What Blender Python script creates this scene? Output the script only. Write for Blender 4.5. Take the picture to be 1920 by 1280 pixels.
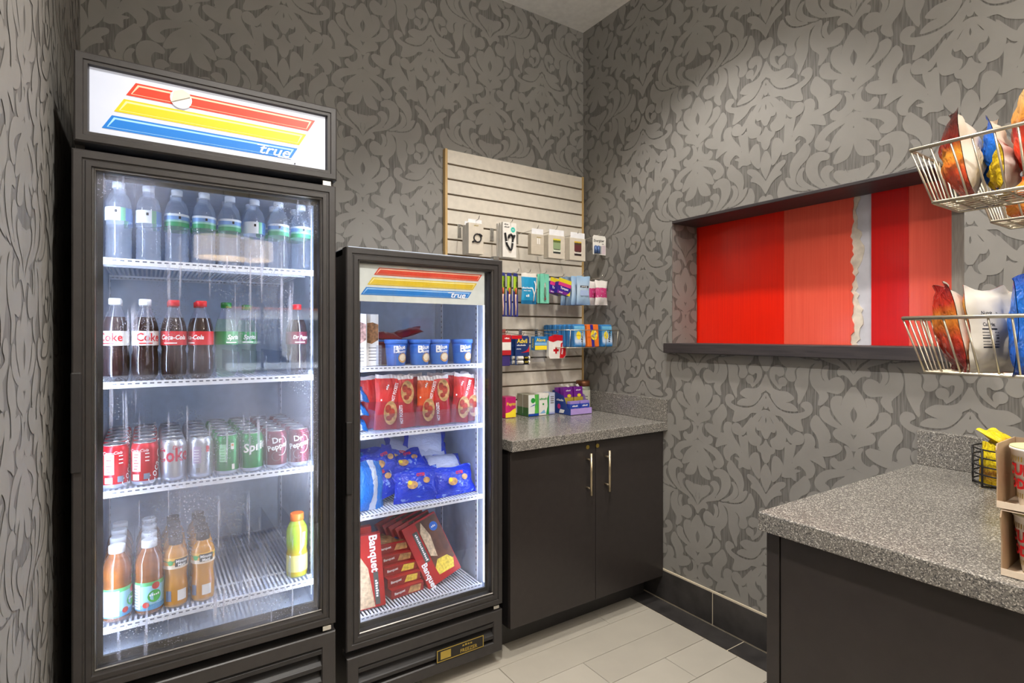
import bpy, bmesh, math, random
from mathutils import Vector, Matrix, Euler
from mathutils.geometry import tessellate_polygon
random.seed(7)
R = math.radians
for o in list(bpy.data.objects): bpy.data.objects.remove(o)
SC = bpy.context.scene
COL = SC.collection

# ------------------------------------------------------------------ camera, world, exposure
cam = bpy.data.cameras.new('camera'); camo = bpy.data.objects.new('camera', cam); COL.objects.link(camo)
camo.location = (0, 0, 1.35); camo.rotation_euler = (R(90), 0, R(-33.585))
cam.sensor_width = 36; cam.lens = 36 * 1027 / 1920; cam.shift_y = -11.5 / 1920
cam.clip_start = .02; cam.clip_end = 100
SC.camera = camo
SC.view_settings.view_transform = 'Standard'; SC.view_settings.look = 'None'
SC.view_settings.gamma = 1; SC.view_settings.use_curve_mapping = False
SC.view_settings.exposure = 0.22
wd = bpy.data.worlds.new('daylight'); SC.world = wd; wd.use_nodes = True
wd.node_tree.nodes['Background'].inputs[0].default_value = (.75, .86, 1, 1)
wd.node_tree.nodes['Background'].inputs[1].default_value = 9
# ceiling lamps, the last one added to brighten the right counter: (x, y, watts, cone degrees); fixtures are built further down
DOWNLIGHTS = [(1.50, 1.50, 98, 108), (.36, .60, 190, 122), (1.62, .10, 32, 100)]
FILL_GLOBES = [(.95, -.25, 38), (-.9, -2.3, 90), (2.0, -2.6, 90)]      # opal globes added as ambient fill: x, y, brightness
PENDANTS = [(.61, -2.5, 2.2), (.95, -3.3, 2.3)]
LAMP_COL = (1, .955, .895)
SC.cycles.transparent_max_bounces = 32

# ------------------------------------------------------------------ materials
MATS = {}
def lin(c):
    return tuple((x / 12.92 if x <= .04045 else ((x + .055) / 1.055) ** 2.4) for x in c)
def rgb(*c):            # 0-255 sRGB -> linear rgba
    return (*lin([x / 255 for x in c[:3]]), 1)
def new(name):
    m = bpy.data.materials.new(name); m.use_nodes = True
    nt = m.node_tree; b = nt.nodes['Principled BSDF']
    return m, nt, b
def N(nt, t, **k):
    n = nt.nodes.new(t)
    for a, v in k.items():
        if a.startswith('i_'): n.inputs[int(a[2:])].default_value = v
        else: setattr(n, a, v)
    return n
def ramp(nt, fac, stops, interp='LINEAR'):
    r = nt.nodes.new('ShaderNodeValToRGB'); r.color_ramp.interpolation = interp
    e = r.color_ramp.elements
    while len(e) < len(stops): e.new(.5)
    for i, (p, c) in enumerate(stops): e[i].position = p; e[i].color = c if len(c) == 4 else (*c, 1)
    nt.links.new(fac, r.inputs[0]); return r
def mat(name, col, rough=.5, metal=0, spec=.5, coat=0, noise=0, nscale=30, emit=0, alpha=1, trans=0, ior=1.45, bump=0):
    if name in MATS: return MATS[name]
    m, nt, b = new(name)
    b.inputs['Base Color'].default_value = col; b.inputs['Roughness'].default_value = rough
    b.inputs['Metallic'].default_value = metal; b.inputs['Specular IOR Level'].default_value = spec
    b.inputs['Coat Weight'].default_value = coat; b.inputs['IOR'].default_value = ior
    b.inputs['Transmission Weight'].default_value = trans
    if emit:
        b.inputs['Emission Color'].default_value = col; b.inputs['Emission Strength'].default_value = emit
    tc = N(nt, 'ShaderNodeTexCoord')
    nz = N(nt, 'ShaderNodeTexNoise'); nz.inputs['Scale'].default_value = nscale; nz.inputs['Detail'].default_value = 4
    nt.links.new(tc.outputs['Object'], nz.inputs['Vector'])
    v = noise if noise else .06
    lo = tuple(x * (1 - v) for x in col[:3]) + (1,); hi = tuple(min(1, x * (1 + v)) for x in col[:3]) + (1,)
    r = ramp(nt, nz.outputs['Fac'], [(.3, lo), (.7, hi)])
    nt.links.new(r.outputs[0], b.inputs['Base Color'])
    if bump:
        bp = N(nt, 'ShaderNodeBump'); bp.inputs['Strength'].default_value = bump; bp.inputs['Distance'].default_value = .002
        nt.links.new(nz.outputs['Fac'], bp.inputs['Height']); nt.links.new(bp.outputs[0], b.inputs['Normal'])
    MATS[name] = m; return m
def clear(name, tint=(1, 1, 1), refl=1.0, haze=0.0, ior=1.45, rough=.02, fog=None, hazecol=(.8, .82, .86, 1)):
    """thin clear plastic or glass: see-through, fresnel reflection, optional haze"""
    if name in MATS: return MATS[name]
    m, nt, b = new(name); nt.nodes.remove(b)
    out = nt.nodes['Material Output']
    t = N(nt, 'ShaderNodeBsdfTransparent'); t.inputs[0].default_value = (*tint, 1)
    g = N(nt, 'ShaderNodeBsdfGlossy'); g.inputs['Roughness'].default_value = rough
    fr = N(nt, 'ShaderNodeFresnel'); fr.inputs[0].default_value = ior
    mul = N(nt, 'ShaderNodeMath', operation='MULTIPLY'); mul.inputs[1].default_value = refl
    ge = N(nt, 'ShaderNodeNewGeometry'); inv = N(nt, 'ShaderNodeMath', operation='SUBTRACT'); inv.inputs[0].default_value = 1
    nt.links.new(ge.outputs['Backfacing'], inv.inputs[1])
    mf = N(nt, 'ShaderNodeMath', operation='MULTIPLY'); nt.links.new(fr.outputs[0], mf.inputs[0]); nt.links.new(inv.outputs[0], mf.inputs[1])
    nt.links.new(mf.outputs[0], mul.inputs[0])
    base = t
    if haze or fog:
        d = N(nt, 'ShaderNodeBsdfDiffuse'); d.inputs[0].default_value = hazecol
        tr = N(nt, 'ShaderNodeBsdfTranslucent'); tr.inputs[0].default_value = hazecol
        dm = N(nt, 'ShaderNodeMixShader'); dm.inputs[0].default_value = .5
        nt.links.new(d.outputs[0], dm.inputs[1]); nt.links.new(tr.outputs[0], dm.inputs[2])
        mx = N(nt, 'ShaderNodeMixShader'); mx.inputs[0].default_value = haze
        nt.links.new(t.outputs[0], mx.inputs[1]); nt.links.new(dm.outputs[0], mx.inputs[2])
        if fog: nt.links.new(fog(nt), mx.inputs[0])
        base = mx
    m2 = N(nt, 'ShaderNodeMixShader')
    nt.links.new(mul.outputs[0], m2.inputs[0]); nt.links.new(base.outputs[0], m2.inputs[1]); nt.links.new(g.outputs[0], m2.inputs[2])
    nt.links.new(m2.outputs[0], out.inputs[0])
    MATS[name] = m; return m
def printed(name, axis, stops, wob=.0, wscale=6, rough=.35, interp='CONSTANT', crinkle=.0, emit=0, blotch=None, spec=.5):
    """printed film or card: colour bands along an axis of the piece, edges wobbled by noise, blotches of a second ink"""
    if name in MATS: return MATS[name]
    m, nt, b = new(name)
    tc = N(nt, 'ShaderNodeTexCoord'); sp = N(nt, 'ShaderNodeSeparateXYZ')
    nt.links.new(tc.outputs['Generated'], sp.inputs[0])
    nz = N(nt, 'ShaderNodeTexNoise'); nz.inputs['Scale'].default_value = wscale; nz.inputs['Detail'].default_value = 2
    nt.links.new(tc.outputs['Generated'], nz.inputs['Vector'])
    ma = N(nt, 'ShaderNodeMath', operation='MULTIPLY_ADD'); ma.inputs[1].default_value = wob; ma.inputs[2].default_value = 0
    nt.links.new(nz.outputs['Fac'], ma.inputs[0])
    ad = N(nt, 'ShaderNodeMath', operation='ADD'); nt.links.new(sp.outputs['XYZ'.index(axis)], ad.inputs[0]); nt.links.new(ma.outputs[0], ad.inputs[1])
    sb = N(nt, 'ShaderNodeMath', operation='SUBTRACT'); nt.links.new(ad.outputs[0], sb.inputs[0]); sb.inputs[1].default_value = wob * .5
    r = ramp(nt, sb.outputs[0], stops, interp)
    colout = r.outputs[0]
    if blotch:
        n2 = N(nt, 'ShaderNodeTexNoise'); n2.inputs['Scale'].default_value = blotch[1]; n2.inputs['Detail'].default_value = 3
        nt.links.new(tc.outputs['Generated'], n2.inputs['Vector'])
        th = ramp(nt, n2.outputs['Fac'], [(blotch[2], (0, 0, 0)), (blotch[2] + .04, (1, 1, 1))])
        mx = N(nt, 'ShaderNodeMix', data_type='RGBA'); nt.links.new(th.outputs[0], mx.inputs[0])
        nt.links.new(colout, mx.inputs[6]); mx.inputs[7].default_value = blotch[0]; colout = mx.outputs[2]
    nt.links.new(colout, b.inputs['Base Color']); b.inputs['Roughness'].default_value = rough
    b.inputs['Specular IOR Level'].default_value = spec
    if emit:
        nt.links.new(colout, b.inputs['Emission Color']); b.inputs['Emission Strength'].default_value = emit
    if crinkle:
        n3 = N(nt, 'ShaderNodeTexNoise'); n3.inputs['Scale'].default_value = 7; n3.inputs['Detail'].default_value = 2; n3.inputs['Distortion'].default_value = 1.2
        nt.links.new(tc.outputs['Generated'], n3.inputs['Vector'])
        bp = N(nt, 'ShaderNodeBump'); bp.inputs['Strength'].default_value = crinkle; bp.inputs['Distance'].default_value = .02
        nt.links.new(n3.outputs['Fac'], bp.inputs['Height']); nt.links.new(bp.outputs[0], b.inputs['Normal'])
    MATS[name] = m; return m

BLACK = mat('black_enamel', rgb(52, 49, 48), .38, noise=.1)
BLACK2 = mat('black_plastic', rgb(40, 38, 38), .45)
DEEP = mat('deep_black', rgb(16, 15, 16), .6)
CHROME = mat('chrome', rgb(200, 198, 192), .22, metal=1)
STEELWIRE = mat('wire_nickel', rgb(196, 186, 165), .3, metal=.85)
BRASS = mat('brushed_nickel', rgb(205, 188, 158), .3, metal=.9)
GOLD = mat('gold_print', rgb(190, 165, 80), .3, metal=.7)
WHITE = mat('white_plastic', rgb(232, 232, 234), .35)
LINER = mat('liner_white', rgb(196, 208, 226), .45)
WIREWHITE = mat('wire_white', rgb(228, 231, 240), .35)
CARD = mat('white_card', rgb(232, 228, 220), .5)
CREAM = mat('cream_card', rgb(205, 196, 180), .5)
INK = mat('black_ink', rgb(28, 26, 27), .5)
GREYINK = mat('grey_ink', rgb(120, 118, 116), .5)
WHITEINK = mat('white_ink', rgb(245, 244, 242), .4)
REDINK = mat('red_ink', rgb(200, 22, 32), .4)
YELINK = mat('yellow_ink', rgb(246, 220, 50), .4)
BLUEINK = mat('blue_ink', rgb(24, 70, 160), .4)
GREENINK = mat('green_ink', rgb(40, 150, 60), .4)
TEAL = mat('teal_ink', rgb(70, 195, 178), .4)
PINKINK = mat('pink_ink', rgb(214, 60, 130), .4)
FOOD = mat('printed_food', rgb(190, 146, 92), .45, noise=.45, nscale=60)
FOODRED = mat('printed_sauce', rgb(160, 52, 36), .45, noise=.6, nscale=70)
FOODYEL = mat('printed_corn', rgb(228, 196, 70), .45, noise=.35, nscale=90)

# ------------------------------------------------------------------ mesh building
class MB:
    def __init__(s): s.v = []; s.f = []; s.m = []; s.sm = []
    def add(s, vs, fs, mi=0, smooth=False):
        k = len(s.v); s.v += [tuple(v) for v in vs]
        for f in fs: s.f.append([i + k for i in f]); s.m.append(mi); s.sm.append(smooth)
        return s
    def box(s, x0, y0, z0, x1, y1, z1, mi=0):
        vs = [(x, y, z) for x in (x0, x1) for y in (y0, y1) for z in (z0, z1)]
        return s.add(vs, [(0, 1, 3, 2), (4, 6, 7, 5), (0, 4, 5, 1), (2, 3, 7, 6), (0, 2, 6, 4), (1, 5, 7, 3)], mi)
    def bbox(s, x0, y0, z0, x1, y1, z1, b=.003, mi=0):
        """box with bevelled edges"""
        bm = bmesh.new(); bmesh.ops.create_cube(bm, size=1)
        for v in bm.verts: v.co = Vector(((x0 + x1) / 2 + v.co.x * (x1 - x0), (y0 + y1) / 2 + v.co.y * (y1 - y0), (z0 + z1) / 2 + v.co.z * (z1 - z0)))
        bmesh.ops.bevel(bm, geom=bm.edges[:], offset=b, segments=2, affect='EDGES', profile=.5)
        bm.verts.index_update(); s.add([v.co for v in bm.verts], [[v.index for v in f.verts] for f in bm.faces], mi); bm.free(); return s
    def prism(s, poly, axis, a, b, mi=0, smooth=False):
        """poly of 2D points extruded along an axis from a to b; 'X': (y,z) 'Y': (x,z) 'Z': (x,y)"""
        n = len(poly)
        def P(p, t): return {'X': (t, p[0], p[1]), 'Y': (p[0], t, p[1]), 'Z': (p[0], p[1], t)}[axis]
        vs = [P(p, a) for p in poly] + [P(p, b) for p in poly]
        k = len(s.v); s.add(vs, [(i, (i + 1) % n, n + (i + 1) % n, n + i) for i in range(n)], mi, smooth)
        tri = tessellate_polygon([[Vector((p[0], p[1], 0)) for p in poly]])
        for t in tri:
            s.f.append([k + i for i in t]); s.m.append(mi); s.sm.append(False)
            s.f.append([k + n + i for i in reversed(t)]); s.m.append(mi); s.sm.append(False)
        return s
    def lathe(s, prof, seg=20, mi=0, c=(0, 0), cap=True, mats=None, petals=0):
        """prof: (r, z) bottom to top"""
        k = len(s.v); n = len(prof)
        for r, z in prof:
            for i in range(seg):
                a = 2 * math.pi * i / seg
                s.v.append((c[0] + r * math.cos(a), c[1] + r * math.sin(a), z))
        for j in range(n - 1):
            mm = mats[j] if mats else mi
            for i in range(seg):
                s.f.append([k + j * seg + i, k + j * seg + (i + 1) % seg, k + (j + 1) * seg + (i + 1) % seg, k + (j + 1) * seg + i]); s.m.append(mm); s.sm.append(True)
        if cap:
            s.f.append([k + i for i in reversed(range(seg))]); s.m.append(mats[0] if mats else mi); s.sm.append(False)
            s.f.append([k + (n - 1) * seg + i for i in range(seg)]); s.m.append(mats[-1] if mats else mi); s.sm.append(False)
        return s
    def tube(s, path, r=.002, seg=6, mi=0, closed=False):
        pts = [Vector(p) for p in path]; n = len(pts); k = len(s.v); up0 = None
        for i, p in enumerate(pts):
            a = pts[(i - 1) % n] if (closed or i > 0) else pts[i]; b = pts[(i + 1) % n] if (closed or i < n - 1) else pts[i]
            t = (b - a)
            t = t.normalized() if t.length > 1e-9 else Vector((0, 0, 1))
            if up0 is None: up0 = Vector((0, 0, 1)) if abs(t.z) < .9 else Vector((1, 0, 0))
            u = (up0 - t * up0.dot(t))
            u = u.normalized() if u.length > 1e-6 else t.orthogonal().normalized()
            up0 = u; w = t.cross(u)
            for j in range(seg):
                ang = 2 * math.pi * j / seg
                s.v.append(tuple(p + (u * math.cos(ang) + w * math.sin(ang)) * r))
        m = n if closed else n - 1
        for i in range(m):
            for j in range(seg):
                s.f.append([k + i * seg + j, k + i * seg + (j + 1) % seg, k + ((i + 1) % n) * seg + (j + 1) % seg, k + ((i + 1) % n) * seg + j]); s.m.append(mi); s.sm.append(True)
        if not closed:
            s.f.append([k + j for j in reversed(range(seg))]); s.m.append(mi); s.sm.append(False)
            s.f.append([k + (n - 1) * seg + j for j in range(seg)]); s.m.append(mi); s.sm.append(False)
        return s
    def frame(s, x0, x1, z0, z1, prof, mi=0, ymap=None):
        """rectangular mitred frame in the XZ plane; prof: (inset, y) points across the section, closed"""
        n = len(prof); k = len(s.v)
        for sx, sz in ((0, 0), (1, 0), (1, 1), (0, 1)):
            for ins, y in prof:
                s.v.append((x1 - ins if sx else x0 + ins, y, z1 - ins if sz else z0 + ins))
        for c in range(4):
            d = (c + 1) % 4
            for i in range(n):
                j = (i + 1) % n
                s.f.append([k + c * n + i, k + d * n + i, k + d * n + j, k + c * n + j]); s.m.append(mi); s.sm.append(False)
        return s
    def bag(s, w, h, t, seed=0, nu=10, nv=12, seal=.09, wr=.006, lean=0, mi=(0, 1), sealmi=None):
        """pillow bag standing on z=0, front towards -Y, back towards +Y"""
        rnd = random.Random(seed); ph = [rnd.uniform(0, 6.28) for _ in range(8)]
        def pt(i, j, sgn):
            u = i / nu * 2 - 1; v = j / nv
            vv = min(1, max(0, (v - seal) / (1 - 2 * seal)))
            b = max(0, 1 - abs(u) ** 2.6) ** .55 * max(0, math.sin(math.pi * vv)) ** .5
            wrk = wr * (math.sin(9 * u + 5 * v + ph[0]) * math.sin(11 * v + ph[1]) + .6 * math.sin(17 * u - 7 * v + ph[2]))
            x = u * w / 2 * (1 - .10 * math.sin(math.pi * v) ** 2) + .3 * wr * math.sin(13 * v + ph[3])
            y = sgn * (b * (t / 2 + wrk) + .0006) + wr * 1.2 * math.sin(4 * u + ph[4]) * (abs(2 * v - 1) ** 4) + lean * v * v
            z = v * h + (wr * .8 * math.sin(5 * u + ph[5]) if j in (0, nv) else 0) * (1 if j else 0)
            return (x, y, z)
        for q, sgn in enumerate((-1, 1)):
            k = len(s.v)
            for j in range(nv + 1):
                for i in range(nu + 1): s.v.append(pt(i, j, sgn))
            for j in range(nv):
                for i in range(nu):
                    a = k + j * (nu + 1) + i; f = [a, a + 1, a + nu + 2, a + nu + 1]
                    if sgn > 0: f.reverse()
                    s.f.append(f)
                    sl = sealmi is not None and (j == 0 or j == nv - 1)
                    s.m.append(sealmi if sl else mi[q]); s.sm.append(True)
        return s
    def build(s, name, mats, parent=None, loc=None, rot=None):
        if not isinstance(mats, (list, tuple)): mats = [mats]
        me = bpy.data.meshes.new(name); me.from_pydata(s.v, [], s.f); 
        for m in mats: me.materials.append(m)
        me.polygons.foreach_set('material_index', s.m); me.polygons.foreach_set('use_smooth', s.sm)
        me.update()
        return place(name, me, parent, loc, rot)
def place(name, me, parent=None, loc=None, rot=None):
    o = bpy.data.objects.new(name, me); COL.objects.link(o)
    if parent is not None: o.parent = parent
    if loc is not None: o.location = loc
    if rot is not None: o.rotation_euler = rot
    return o
def tag(o, label, cat, group=None):
    o['label'] = label; o['category'] = cat
    if group: o['group'] = group
    return o
def thing(name, label, cat, loc=(0, 0, 0), rot=(0, 0, 0), group=None):
    o = bpy.data.objects.new(name, None); COL.objects.link(o); o.location = loc; o.rotation_euler = rot
    o.empty_display_size = .05
    return tag(o, label, cat, group)
def structure(o): o['kind'] = 'structure'; return o
def stuff(o): o['kind'] = 'stuff'; return o
def copy_tree(o, parent=None, label=None, loc=None, rot=None):
    c = o.copy(); COL.objects.link(c)
    c.parent = parent
    if label: c['label'] = label
    if loc is not None: c.location = loc
    if rot is not None: c.rotation_euler = rot
    for ch in o.children: copy_tree(ch, c)
    return c
ORD = ['first', 'second', 'third', 'fourth', 'fifth', 'sixth', 'seventh', 'eighth', 'ninth', 'tenth']
def circ(cx, cz, r, n=20, ry=None): return [(cx + r * math.cos(2 * math.pi * i / n), cz + (ry or r) * math.sin(2 * math.pi * i / n)) for i in range(n)]

TXT = {}
def text2d(s, size, shear=0, bold=0, space=1):
    key = (s, size, shear, bold, space)
    if key in TXT: return TXT[key]
    if s[0] == '~':                                  # print too small to read: a row of letter-sized marks
        v, f = [], []; n = int(s[1:]); st = .52 * size
        for i in range(n):
            x0 = (i - n / 2) * st; hh = (.26, .36, .28)[i % 3] * size; k = len(v)
            v += [(x0, -.24 * size), (x0 + .36 * size, -.24 * size), (x0 + .36 * size, -.24 * size + 2 * hh * .8), (x0, -.24 * size + 2 * hh * .8)]; f.append([k, k + 1, k + 2, k + 3])
        TXT[key] = (v, f); return v, f
    cu = bpy.data.curves.new('lettering', 'FONT'); cu.body = s; cu.size = size; cu.shear = shear; cu.offset = bold; cu.space_character = space
    cu.resolution_u = 2; cu.fill_mode = 'FRONT'; cu.align_x = 'CENTER'; cu.align_y = 'CENTER'
    o = bpy.data.objects.new('lettering', cu); COL.objects.link(o)
    dg = bpy.context.evaluated_depsgraph_get(); me = o.evaluated_get(dg).to_mesh()
    v = [(p.co.x, p.co.y) for p in me.vertices]; f = [list(p.vertices) for p in me.polygons]
    o.evaluated_get(dg).to_mesh_clear(); bpy.data.objects.remove(o); bpy.data.curves.remove(cu)
    TXT[key] = (v, f); return v, f
FACE = {'-Y': (Vector((1, 0, 0)), Vector((0, 0, 1))), '-X': (Vector((0, -1, 0)), Vector((0, 0, 1))), '+Y': (Vector((-1, 0, 0)), Vector((0, 0, 1))), 'Z': (Vector((1, 0, 0)), Vector((0, 1, 0)))}
def lettering(s, parent, org, size, m, face='-Y', shear=0, bold=0, sx=1, sz=1, spin=0, bend=None, yaw=0, name='lettering', lift=.0006, space=1):
    """flat lettering on a face of a part; bend=(radius) wraps it round the part's z axis"""
    v, f = text2d(s, size, shear, bold, space); c, q = math.cos(spin), math.sin(spin)
    vs = []
    rt, up = FACE[face]; nr = rt.cross(up)
    for x, y in v:
        x *= sx; y *= sz
        x, y = x * c - y * q, x * q + y * c
        if bend:
            a = yaw + x / bend; rr = bend + lift
            vs.append((rr * math.sin(a) + org[0], -rr * math.cos(a) + org[1], org[2] + y))
        else: vs.append(tuple(Vector(org) + rt * x + up * y + nr * lift))
    return MB().add(vs, f).build(name, m, parent)
def decal(poly, parent, m, y=0, face='-Y', org=(0, 0, 0), lift=.0005, name='printed_patch', thick=.0004):
    """thin printed patch; poly in (right, up) metres on a face"""
    rt, up = FACE[face]; nr = rt.cross(up); o = Vector(org); n = len(poly)
    a = [o + rt * p[0] + up * p[1] + nr * lift for p in poly]; b = [p - nr * thick for p in a]
    tri = tessellate_polygon([[Vector((p[0], p[1], 0)) for p in poly]])
    fs = []
    for t in tri:
        p, q, r_ = [poly[i] for i in t]
        cr = (q[0] - p[0]) * (r_[1] - p[1]) - (q[1] - p[1]) * (r_[0] - p[0])
        t = list(t) if cr > 0 else list(reversed(t))
        fs.append(t)
    return MB().add(a, fs).build(name, m, parent)
def wrap_patch(parent, m, r, z0, z1, a0, a1, name='printed_patch', n=8, lift=.0004, org=(0, 0)):
    vs = []
    for i in range(n + 1):
        a = a0 + (a1 - a0) * i / n
        for z in (z0, z1): vs.append((org[0] + (r + lift) * math.sin(a), org[1] - (r + lift) * math.cos(a), z))
    return MB().add(vs, [(2 * i, 2 * i + 2, 2 * i + 3, 2 * i + 1) for i in range(n)], 0, True).build(name, m, parent)
def rectp(x0, z0, x1, z1): return [(x0, z0), (x1, z0), (x1, z1), (x0, z1)]
# ================================================================== THE SETTING
XW, YB, XL, ZC = 2.194, 2.525, -.207, 3.18          # right wall, back wall, left wall, ceiling
OY0, OY1, OZ0, OZ1 = .665, 1.848, 1.311, 1.922      # serving hatch in the right wall
YE = -.6                                            # where the nook opens to the lobby
def wallground(name, col, col2):
    m, nt, b = new(name)
    tc = N(nt, 'ShaderNodeTexCoord'); mp = N(nt, 'ShaderNodeMapping'); mp.inputs['Scale'].default_value = (170, 170, 9)
    nz = N(nt, 'ShaderNodeTexNoise'); nz.inputs['Scale'].default_value = 1; nz.inputs['Detail'].default_value = 3
    nt.links.new(tc.outputs['Object'], mp.inputs[0]); nt.links.new(mp.outputs[0], nz.inputs['Vector'])
    r = ramp(nt, nz.outputs['Fac'], [(.36, col), (.62, col2)])
    nt.links.new(r.outputs[0], b.inputs['Base Color']); b.inputs['Roughness'].default_value = .6
    b.inputs['Specular IOR Level'].default_value = .4
    return m
PAPER = wallground('wallpaper_ground', rgb(93, 90, 86), rgb(117, 114, 110))
LEAF = mat('wallpaper_leaf', rgb(137, 134, 129), .62, noise=.05, nscale=8, spec=.4)
MOTIF = [[tuple(int(q) / 1000 for q in p.split(',')) for p in sh.split(' ')] for sh in """0,4 24,31 40,66 40,101 29,128 13,158 2,182 2,143 12,121 14,98 1,68|49,44 71,48 81,73 72,107 44,143 10,183 27,144 44,104 48,73 42,47|90,92 111,89 123,108 113,136 80,156 47,166 27,178 6,194 32,163 62,143 83,119 89,101|64,173 72,187 61,204 37,214 16,225 2,242 2,202 19,187 39,176 54,170|31,229 16,236 5,258 3,297 22,312 49,321 76,312 82,293 69,282 56,293 38,288 25,272 23,248|3,311 27,322 66,326 107,341 135,371 141,399 119,420 94,416 89,399 106,385 87,363 47,345 19,333|2,315 31,348 66,381 90,436 55,426 27,407 8,372 2,353|2,371 31,414 58,448 70,484 31,480 12,459 2,419|-3,475 18,492 25,516 18,532 42,521 65,519 68,538 46,564 18,585 -3,623 -3,613 14,586 11,560 -3,546|-3,553 7,574 -3,605|-3,664 18,635 37,625 52,628 55,611 40,601 18,611 -3,635|111,571 155,534 176,489 170,449 147,430 117,429 91,446 93,461 119,460 133,481 131,516 115,546 104,559|73,503 91,489 110,494 118,516 102,549 93,565 107,571 75,583 50,592 8,622 37,588 75,557 91,536 89,515|131,570 162,550 189,523 195,494 185,473 202,478 214,503 210,525 192,545 162,561|178,376 162,406 174,438 201,459 219,489 222,522 201,548 170,564 212,555 242,535 261,496 238,503 243,470 234,432 208,404 193,387|141,578 185,574 231,560 261,532 276,503 290,525 294,556 276,593 253,610 260,638 253,656 236,664 222,655 227,627 219,608 201,598 179,590|131,578 162,597 170,636 172,677 185,713 208,755 208,716 222,679 212,652 213,621 197,603 170,589|122,578 148,601 160,639 151,676 123,710 128,750 107,738 93,715 99,694 58,699 37,681 36,658 52,639 79,647 93,662 115,651 123,622 117,596|91,597 109,605 112,633 99,656 77,666 93,649 99,624|139,126 157,156 154,180 136,202 126,228 124,255 115,278 90,276 56,259 43,236 69,221 98,229 85,206 92,179 115,150|172,205 183,210 179,236 193,267 218,299 233,327 201,303 162,303 130,313 103,325 111,291 120,279 131,257 154,262 144,242 147,219 159,206|268,397 250,368 233,336 207,311 176,304 151,320 144,343 154,370 172,378 174,362 184,348 207,335 227,356 201,358 221,369 221,400 239,390|340,-6 318,33 288,44 256,45 229,64 237,74 264,84 304,71 332,52 348,36 348,-21|326,60 298,75 270,89 236,93 213,115 256,118 288,110 312,88|346,57 332,78 300,116 258,132 213,129 181,117 183,103 195,95 189,82 169,78 155,92 157,117 179,137 201,150 191,195 223,188 258,169 280,146 312,141 332,120 342,80|328,-37 318,-55 294,-63 274,-54 270,-31 288,-21 298,-29 310,-26 308,-3 294,18 284,34 310,13 326,-10|290,-1 282,-11 268,-12 258,0 264,16 278,20 284,30 288,14|348,-37 328,-66 318,-93 324,-111 338,-116 348,-102|348,80 338,97 348,123|348,130 318,141 288,172 264,210 264,250 276,280 300,286 320,278 326,255 308,241 296,221 306,190 326,157 348,139|348,144 332,161 320,182 306,193 310,217 326,216 334,233 348,250 348,197 342,174 348,149|284,166 256,203 236,223 225,210 207,203 189,216 191,241 213,252 241,248 256,229 268,205|260,252 241,261 221,254 229,295 240,337 258,377 276,396 268,354 264,307|350,259 340,274 326,286 310,287 314,305 328,313 334,337 350,349|312,322 294,322 276,344 276,367 294,403 318,426 320,394 320,353|352,359 334,379 326,413 332,440 344,467 352,480 352,472 346,444 352,413|354,505 326,460 300,431 268,420 266,434 288,454 280,472 300,480 326,502 354,545""".split('|')]
def smooth_shape(pts, n=3, grow=.0032):
    out = []; L = len(pts)
    for i in range(L):
        p0, p1, p2, p3 = [Vector((*pts[(i + k - 1) % L], 0)) for k in range(4)]
        for j in range(n):
            t = j / n
            out.append(.5 * ((2 * p1) + (p2 - p0) * t + (2 * p0 - 5 * p1 + 4 * p2 - p3) * t * t + (3 * p1 - p0 - 3 * p2 + p3) * t ** 3))
    ar = sum(out[i].x * out[(i + 1) % len(out)].y - out[(i + 1) % len(out)].x * out[i].y for i in range(len(out)))
    sg = 1 if ar > 0 else -1; res = []
    for i, p in enumerate(out):
        a, b = out[i - 1], out[(i + 1) % len(out)]; d = b - a
        if d.length > 1e-7: p = p + Vector((d.y, -d.x, 0)).normalized() * sg * grow
        res.append((p.x, p.y))
    return res
TRI = []
def clip(poly, rect):
    for ax, lim, sg in ((0, rect[0], 1), (0, rect[2], -1), (1, rect[1], 1), (1, rect[3], -1)):
        out = []
        for i, p in enumerate(poly):
            q = poly[i - 1]; dp = (p[ax] - lim) * sg; dq = (q[ax] - lim) * sg
            if (dp >= 0) != (dq >= 0):
                t = dq / (dq - dp); out.append((q[0] + (p[0] - q[0]) * t, q[1] + (p[1] - q[1]) * t))
            if dp >= 0: out.append(p)
        poly = out
        if len(poly) < 3: return []
    return poly
for si, sh in enumerate(MOTIF):
    q = smooth_shape(sh)
    for t in tessellate_polygon([[Vector((*p, 0)) for p in q]]):
        pl = clip([q[i] for i in t], (0, -9, .3485, 9))
        if len(pl) > 2: TRI.append((si * .000025, pl))
def damask(parent, rects, u_axis, v_tip, mapf, flip=False):
    """printed leaves laid over the wall rectangles (u0,z0,u1,z1); u_axis: a mirror axis, v_tip: height of a flame tip"""
    HW2, PER = .697, .667; vs = []; fs = []
    for r in rects:
        for a in range(int((r[0] - u_axis) // HW2) - 1, int((r[2] - u_axis) // HW2) + 2):
            for k in range(int((r[1] - v_tip) // PER) - 1, int((r[3] - v_tip) // PER) + 3):
                for mir in (1, -1):
                    ou, ov = u_axis + a * HW2, v_tip + k * PER
                    for dz, t in TRI:
                        poly = [(ou + mir * p[0], ov - p[1]) for p in t]
                        if max(p[0] for p in poly) < r[0] or min(p[0] for p in poly) > r[2] or max(p[1] for p in poly) < r[1] or min(p[1] for p in poly) > r[3]: continue
                        inside = all(r[0] <= p[0] <= r[2] and r[1] <= p[1] <= r[3] for p in poly)
                        if not inside: poly = clip(poly, r)
                        if len(poly) < 3: continue
                        n0 = len(vs); vs += [mapf(p[0], p[1], dz) for p in poly]; fs.append(list(range(n0, n0 + len(poly))))
    o = MB().add(vs, fs).build('wallpaper_leaves', LEAF, parent); stuff(o); return o

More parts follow.
